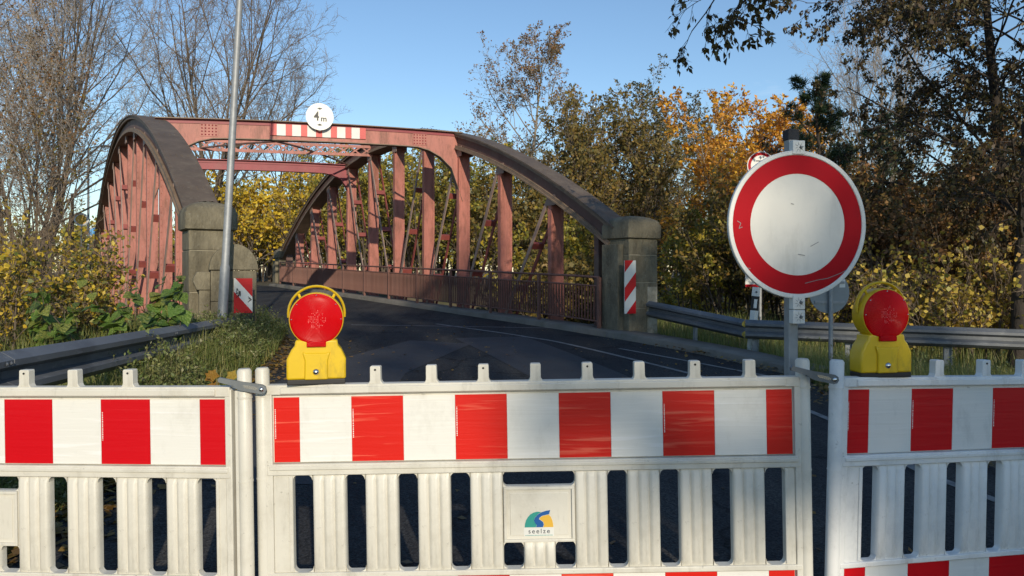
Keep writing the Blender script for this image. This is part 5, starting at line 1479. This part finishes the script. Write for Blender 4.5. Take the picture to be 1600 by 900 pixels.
# a limb that reaches in above the road; its trunk stands right of the frame
def limb_tree():
    def pl(pts, k=16):
        P = np.array(pts, float); d = np.r_[0, np.cumsum(np.linalg.norm(np.diff(P, axis=0), axis=1))]
        t = np.linspace(0, d[-1], k); return np.stack([np.interp(t, d, P[:, i]) for i in range(3)], 1)
    rng = np.random.default_rng(95)
    base = np.array((9.4, 7.0, 0.0))
    L0 = [pl([(9.4, 7.0, -0.2), (9.3, 7.0, 3.0), (9.1, 7.1, 6.5), (9.0, 7.2, 10.5)]),
          pl([(9.2, 7.0, 4.3), (7.4, 7.4, 5.6), (5.0, 7.8, 5.75), (2.9, 8.0, 5.35), (1.9, 8.0, 4.7)]),
          pl([(5.0, 7.8, 5.75), (3.4, 8.6, 5.6), (2.6, 8.8, 5.0), (2.2, 8.9, 4.45)]),
          pl([(4.2, 7.9, 5.65), (3.3, 8.1, 5.3), (2.75, 8.2, 4.9), (2.45, 8.3, 4.3)])]
    P = np.stack(L0); R = np.stack([np.linspace(0.17, 0.06, 16), np.linspace(0.08, 0.012, 16), np.linspace(0.035, 0.007, 16), np.linspace(0.03, 0.006, 16)])
    P = P + rng.normal(size=P.shape) * 0.02
    lens = np.array([1.6, 1.5, 1.3, 1.1])
    lv = [(P, R, lens)]
    for s in (dict(n=11, f0=0.45, ang=0.8, ratio=0.55, k=6, up=-0.10, wob=0.12, rmin=0.006), dict(n=6, f0=0.2, ang=0.65, ratio=0.5, k=5, up=-0.15, wob=0.14, rmin=0.0035), dict(n=4, f0=0.2, ang=0.6, ratio=0.5, k=4, up=-0.2, wob=0.15, rmin=0.0025)):
        P0, R0, L0_ = lv[-1]
        b, d, ln, r = children(rng, P0, R0, s['n'], s['f0'], 1.0, s['ang'], s['ratio'], L0_, 0.3, 0.5)
        r = np.maximum(r, s['rmin'])
        lv.append((walk(rng, b, d, ln, s['k'], s['wob'], s['up']), np.linspace(1, 0.4, s['k'])[None] * r[:, None], ln))
    root = thing('overhanging_tree', 'leafy twigs hanging into the top of the photo above the sign', 'tree', tuple(base), 0, 'trees overhanging from the right')
    v, q = tubes(P - base, R, 8); link('trunk', np_mesh('trunk', v, q, [M['bark_dark']], smooth=True), root)
    VC, QC, MI, nv = [], [], [], 0
    for l in lv[1:]:
        v, q = tubes(l[0] - base, l[1], 4); VC.append(v); QC.append(q + nv); nv += len(v); MI.append(np.zeros(len(q), int))
    p = lv[-1][0] - base; n = len(p); tot = int(n * 1.5)
    idx = rng.integers(0, n, tot); j = rng.integers(1, 4, tot)
    pos = p[idx, j]; tan = norm(p[idx, j] - p[idx, j - 1])
    v, q = leaves(rng, pos, tan, 0.085, 0.7, 0.6); VC.append(v); QC.append(q + nv); MI.append(np.ones(len(q), int))
    link('crown', np_mesh('crown', np.concatenate(VC), np.concatenate(QC), [M['twig_dark'], M['lf_hang']], np.concatenate(MI)), root)
limb_tree()

# trees behind the camera on the right: they throw the shade that lies over the road and the right barrier
SH = [dict(n=15, f0=0.36, ang=0.7, ratio=0.36, k=6, wob=0.1, up=0.06), dict(n=8, ang=0.6, ratio=0.5, k=5, wob=0.13, up=0.05, rmin=0.012), dict(n=5, ang=0.65, ratio=0.5, k=4, wob=0.15, rmin=0.008)]
for i, (x, y, h, n_, f0, nst, hmin) in enumerate(SHADE):
    plant('roadside_tree', 'leafy roadside tree behind the viewpoint, %s from the road' % ('nearest', 'second', 'third', 'fourth', 'farthest')[i], 'tree', (x, y, -0.05), 100 + i,
          dict(n=nst, h=h, r=0.22, lean=0.12, k=12, wob=0.03, up=0.03, hmin=hmin), [dict(SH[0], f0=f0)] + SH[1:], dict(n=n_, size=0.30), [M['bark'], M['twig'], M['lf_olive']], 'roadside trees behind the viewpoint', spread=0.5)

# bush with large green leaves in front of the left arch: each leaf a piece of its own
def big_leaf_bush():
    rng = np.random.default_rng(7); rr = random.Random(7)
    base = Vector(gpos(172, 8.7))
    t = thing('broadleaf_bush', 'green bush with large heart-shaped leaves in front of the left arch', 'bush', base)
    mes = []
    for k in range(3):
        n = 7; V = []; F = []
        for i in range(n):
            u = i / (n - 1)
            wd = 0.52 * math.sin(math.pi * min(1, (u * 0.93 + 0.07)) ** 0.66) if 0 < i < n - 1 else (0.16 if i == 0 else 0.0)
            sag = -0.16 * u * u * (0.6 + 0.4 * k)
            V += [(-wd, u - (0.07 if i == 0 else 0), sag + wd * 0.22), (0, u, sag), (wd, u - (0.07 if i == 0 else 0), sag + wd * 0.22)]
        for i in range(n - 1):
            a = i * 3
            F += [(a, a + 1, a + 4, a + 3), (a + 1, a + 2, a + 5, a + 4)]
        me = bpy.data.meshes.new('leaf'); me.from_pydata(V, [], F); me.materials.append(M['big_leaf'])
        me.polygons.foreach_set('use_smooth', [True] * len(F)); me.update(); mes.append(me)
    ns = 17
    bx = np.linspace(-0.95, 0.95, ns) + rng.normal(size=ns) * 0.08
    sb = np.stack([bx, rng.uniform(-0.25, 0.35, ns), np.full(ns, -0.1)], 1)
    hgt = rng.uniform(0.75, 1.15, ns) + 0.35 * np.exp(-((bx - 0.62) / 0.25) ** 2) + 0.22 * np.exp(-((bx - 0.15) / 0.2) ** 2)
    P = walk(rng, sb, np.array((0, 0, 1.0)) + rng.normal(size=(ns, 3)) * 0.16, hgt, 8, 0.10, 0.04)
    R = np.linspace(0.009, 0.003, 8)[None] * np.ones((ns, 1))
    v, q = tubes(P, R, 5)
    link('stem', np_mesh('stem', v, q, [M['bark']], smooth=True), t)
    for i in range(ns):
        for j in range(17):
            f = rr.uniform(0.08, 1.0) * 6.99; a = int(f); pos = P[i, a] * (1 - f + a) + P[i, min(a + 1, 7)] * (f - a)
            az = rr.uniform(0, 2 * math.pi)
            if rr.random() < 0.78: az = rr.uniform(math.pi * 0.62, math.pi * 1.38)   # many hang towards the light
            o = link('leaf', mes[rr.randrange(3)], t)
            o.location = tuple(pos)
            sz = rr.uniform(0.10, 0.21) * (0.75 if f > 5.5 else 1)
            o.rotation_euler = (rad(rr.uniform(-50, 5)), rad(rr.uniform(-35, 35)), az)
            o.scale = (sz, sz, sz)
big_leaf_bush()

# grass, weeds and litter
def blades(rng, pts, h, w_, lean=0.5):
    n = len(pts)
    az = rng.uniform(0, 2 * np.pi, n); d = np.stack([np.cos(az), np.sin(az), np.zeros(n)], 1); sd = np.stack([-np.sin(az), np.cos(az), np.zeros(n)], 1)
    hh = (h * rng.uniform(0.35, 1.25, n))[:, None]; le = (lean * rng.uniform(0.1, 1.0, n))[:, None]
    ww = w_ * rng.uniform(0.6, 1.4, n)[:, None]
    up = np.array((0, 0, 1.0))
    m = pts + up * hh * 0.55 + d * hh * le * 0.3; tp = pts + up * hh * (1 - 0.3 * le) + d * hh * le
    V = np.stack([pts - sd * ww, pts + sd * ww, m + sd * ww * 0.8, m - sd * ww * 0.8, tp + sd * ww * 0.12, tp - sd * ww * 0.12], 1).reshape(-1, 3)
    b = np.arange(n)[:, None] * 6
    Q = np.concatenate([b + np.array([[0, 1, 2, 3]]), b + np.array([[3, 2, 4, 5]])])
    return V, Q
def ground_pts(X, Y, dz=0.0): return np.stack([X, Y, terrain_z(X, Y) + dz], 1)
def grass(name, label, X, Y, h, seed, w_=0.004, mat='grass', lean=0.5):
    rng = np.random.default_rng(seed)
    v, q = blades(rng, ground_pts(X, Y, -0.02), h, w_, lean)
    o = link(name, np_mesh(name, v, q, [M[mat]])); prop(o, label, 'grass', kind='stuff')
rng = np.random.default_rng(200)
def lverge_x(Y): return -2.9 - 0.122 * (Y - 2)          # foot of the left guard rail
n = 15000
Y = rng.uniform(3.2, 12.2, n); f = rng.uniform(0, 1, n) ** 0.8
Xr = np.interp(Y, [3, 8, 10.2, 12.4], [-2.62, -3.0, -3.25, -3.75]); Xl = lverge_x(Y) - 0.15
X = Xr * (1 - f) + Xl * f
grass('verge_grass', 'rough green grass between the left guard rail and the road', X, Y, 0.22 + 0.24 * f, 201, 0.005, lean=1.0)
n = 26000
X = rng.uniform(4.0, 11.0, n); Y = np.interp(X, [4, 5, 8, 11], [11.2, 10.9, 10.2, 9.4]) + rng.uniform(-1.9, 1.3, n)
grass('verge_grass', 'sunlit yellowish grass in front of the right guard rail', X, Y, np.full(n, 0.36), 202, 0.004)
n = 5000
tt = rng.uniform(0, 1, n); X = 1.7 + tt * 2.4 + rng.normal(size=n) * 0.12; Y = np.interp(X, [1.7, 2.6, 3.8, 4.2], [14.1, 13.2, 11.75, 11.2]) + rng.normal(size=n) * 0.16
grass('verge_grass', 'short grass strip at the foot of the right pillar and guard rail', X, Y, np.full(n, 0.16), 203, 0.004)
n = 16000
X = rng.uniform(-7.5, -3.6, n); Y = rng.uniform(4, 13, n); k = X < lverge_x(Y) - 0.1
grass('bank_grass', 'long grass on the bank behind the left guard rail', X[k], Y[k], np.full(k.sum(), 0.42), 204, 0.0045)
n = 16000
X = rng.uniform(2.5, 13, n); Y = rng.uniform(12.2, 17, n); k = Y > np.interp(X, [2.5, 3.8, 7.9, 14], [14.3, 12.3, 11.3, 10.2])
grass('bank_grass', 'dry grass and stalks on the bank behind the right guard rail', X[k], Y[k], np.full(k.sum(), 0.40), 205, 0.0045)

def weeds(name, label, X, Y, h, seed, leaf_n, leaf_s, mat):
    rng = np.random.default_rng(seed); n = len(X)
    P = walk(rng, ground_pts(X, Y, -0.03), np.array((0, 0, 1.0)) + rng.normal(size=(n, 3)) * 0.22, h * rng.uniform(0.5, 1.15, n), 6, 0.1, 0.02)
    R = np.linspace(0.0032, 0.0012, 6)[None] * np.ones((n, 1))
    b, d, ln, r = children(rng, P, R, 6, 0.25, 1.0, 0.7, 0.34, h * np.ones(n), 0.5, 0.6)
    P2 = walk(rng, b, d, ln, 4, 0.14, 0.05)
    V1, Q1 = tubes(P, R, 3); V2, Q2 = tubes(P2, np.full((len(P2), 4), 0.0011), 3)
    tot = len(P2) * leaf_n; idx = rng.integers(0, len(P2), tot); j = rng.integers(1, 4, tot)
    V3, Q3 = leaves(rng, P2[idx, j] + rng.normal(size=(tot, 3)) * 0.012, norm(P2[idx, j] - P2[idx, j - 1]), leaf_s, 0.1, 0.5)
    V = np.concatenate([V1, V2, V3]); Q = np.concatenate([Q1, Q2 + len(V1), Q3 + len(V1) + len(V2)])
    mi = np.r_[np.zeros(len(Q1) + len(Q2), int), np.ones(len(Q3), int)]
    o = link(name, np_mesh(name, V, Q, [M['stalk'], M[mat]], mi)); prop(o, label, 'weeds', kind='stuff')
n = 620
Y = rng.uniform(4.0, 11.8, n); f = rng.uniform(0.15, 1.0, n)
Xr = np.interp(Y, [3, 8, 10.2, 12.4], [-2.70, -3.05, -3.3, -3.8]); X = Xr * (1 - f) + (lverge_x(Y) + 0.02) * f
X = X + rng.normal(size=n) * 0.10; hh = (0.42 + 0.16 * np.sin(Y * 2.1)) * rng.uniform(0.5, 1.3, n) - 0.16 * (Y > 7.8)
hh = np.maximum(hh, 0.12)
weeds('verge_weeds', 'tall grey-green weeds growing against the left guard rail', X, Y, hh, 211, 6, 0.036, 'lf_weed')
n = 260
X = rng.uniform(-4.7, -3.55, n); Y = rng.uniform(9.2, 11.3, n)
weeds('verge_weeds', 'weeds round the foot of the lamp post and left pillar', X, Y, np.full(n, 0.46), 212, 6, 0.04, 'lf_weed')
n = 200
X = rng.uniform(4.4, 10, n); Y = np.interp(X, [4, 5, 8, 11], [11.2, 10.9, 10.3, 9.5]) + rng.uniform(-1.0, 0.5, n)
weeds('verge_weeds', 'thin seeding stalks in the grass before the right guard rail', X, Y, np.full(n, 0.5), 213, 4, 0.03, 'lf_weed')

def litter(label, X, Y, z, seed, size=0.07):
    rng = np.random.default_rng(seed); n = len(X)
    P = np.stack([X, Y, z], 1)
    az = rng.uniform(0, 6.28, n); d = np.stack([np.cos(az), np.sin(az), rng.normal(size=n) * 0.25], 1); s = np.stack([-np.sin(az), np.cos(az), rng.normal(size=n) * 0.25], 1)
    sz = size * rng.uniform(0.5, 1.3, (n, 1))
    V = np.stack([P, P + d * sz * 0.5 + s * sz * 0.4 + np.array((0, 0, 0.006)), P + d * sz, P + d * sz * 0.5 - s * sz * 0.4], 1).reshape(-1, 3)
    o = link('fallen_leaves', np_mesh('fallen_leaves', V, np.arange(4 * n).reshape(n, 4), [M['litter']])); prop(o, label, 'leaves', kind='stuff')
n = 2600
Y = rng.uniform(2.9, 11.5, n); X = np.interp(Y, [3, 8, 10.2, 12.4], [-2.55, -2.95, -3.2, -3.7]) + np.abs(rng.normal(size=n)) * 0.30 - 0.28
litter('fallen leaves along the left edge of the road', X, Y, np.maximum(zroad(X * BD[0] + Y * BD[1]), terrain_z(X, Y)) + 0.012, 221)
n = 1500
t = rng.uniform(0, 1, n); PR_ = resample(ROAD_R[2:9], 200); k = (t * 199).astype(int); X = PR_[k, 0] + rng.normal(size=n) * 0.22 + 0.1; Y = PR_[k, 1] + rng.normal(size=n) * 0.2
litter('fallen leaves along the right edge of the road', X, Y, np.maximum(zroad(X * BD[0] + Y * BD[1]) + 0.03, terrain_z(X, Y)) + 0.02, 222, 0.06)
n = 420
X = rng.uniform(-2.8, 3.4, n); Y = rng.uniform(3.2, 16, n)
litter('single leaves scattered over the asphalt', X, Y, zroad(X * BD[0] + Y * BD[1]) + 0.01, 223, 0.05)
ml = []
rr = random.Random(3)
t_ = thing('yellow_leaf_tuft', 'tuft of large yellow leaves behind the top of the left barrier', 'plant', (gx(338, 5.2), 5.2, 0.35))
for i in range(7):
    me = bpy.data.meshes.new('leaf')
    V = []; n_ = 10
    for k in range(n_):
        a = 2 * math.pi * k / n_; r_ = 0.5 * (1.0 if k % 2 == 0 else 0.62)
        V.append((r_ * math.sin(a), 0.45 + r_ * math.cos(a), 0.05 * math.cos(2 * a)))
    V.append((0, 0.45, -0.04))
    me.from_pydata(V, [], [(k, (k + 1) % n_, n_) for k in range(n_)]); me.materials.append(M['tuft_leaf'])
    o = link('leaf', me, t_); s_ = rr.uniform(0.07, 0.105); o.scale = (s_,) * 3
    o.location = (rr.uniform(-0.09, 0.10), rr.uniform(-0.05, 0.05), rr.uniform(0.27, 0.41)); o.rotation_euler = (rad(rr.uniform(40, 100)), rad(rr.uniform(-40, 40)), rr.uniform(-0.7, 0.7))
MB().tube([(0, 0, -0.3), (0.01, 0.01, 0.2), (0.0, 0, 0.5)], 0.005, 5).build('stem', M['stalk'], t_)

# far wood that closes the view
def wood():
    rng = np.random.default_rng(301)
    n = 520
    X = rng.uniform(-110, 130, n); Y = rng.uniform(78, 120, n)
    px_ = 800 + FPX * X / Y
    H = np.where(px_ < 330, rng.uniform(4.0, 7.5, n), rng.uniform(6.5, 11, n))
    base = np.stack([X, Y, np.zeros(n)], 1)
    P = walk(rng, base, np.array((0, 0, 1.0)) + rng.normal(size=(n, 3)) * 0.08, H, 6, 0.05, 0.02)
    R = np.linspace(0.16, 0.03, 6)[None] * np.ones((n, 1))
    b, d, ln, r = children(rng, P, R, 16, 0.15, 1.0, 0.8, 0.36, H, 0.5, 0.5)
    P2 = walk(rng, b, d, ln, 4, 0.12, 0.06)
    V1, Q1 = tubes(P, R, 4); V2, Q2 = tubes(P2, np.full((len(P2), 4), 0.03), 3)
    tot = len(P2) * 11; idx = rng.integers(0, len(P2), tot); j = rng.integers(1, 4, tot)
    V3, Q3 = leaves(rng, P2[idx, j] + rng.normal(size=(tot, 3)) * 0.35, norm(P2[idx, j] - P2[idx, j - 1]), 0.55, 0.2, 0.7)
    V = np.concatenate([V1, V2, V3]); Q = np.concatenate([Q1, Q2 + len(V1), Q3 + len(V1) + len(V2)])
    mi = np.r_[np.zeros(len(Q1) + len(Q2), int), np.ones(len(Q3), int)]
    o = link('wood', np_mesh('wood', V, Q, [M['bark'], M['lf_yellowgreen']], mi)); prop(o, 'far autumn wood closing the view behind the bridge', 'wood', kind='stuff')
wood()
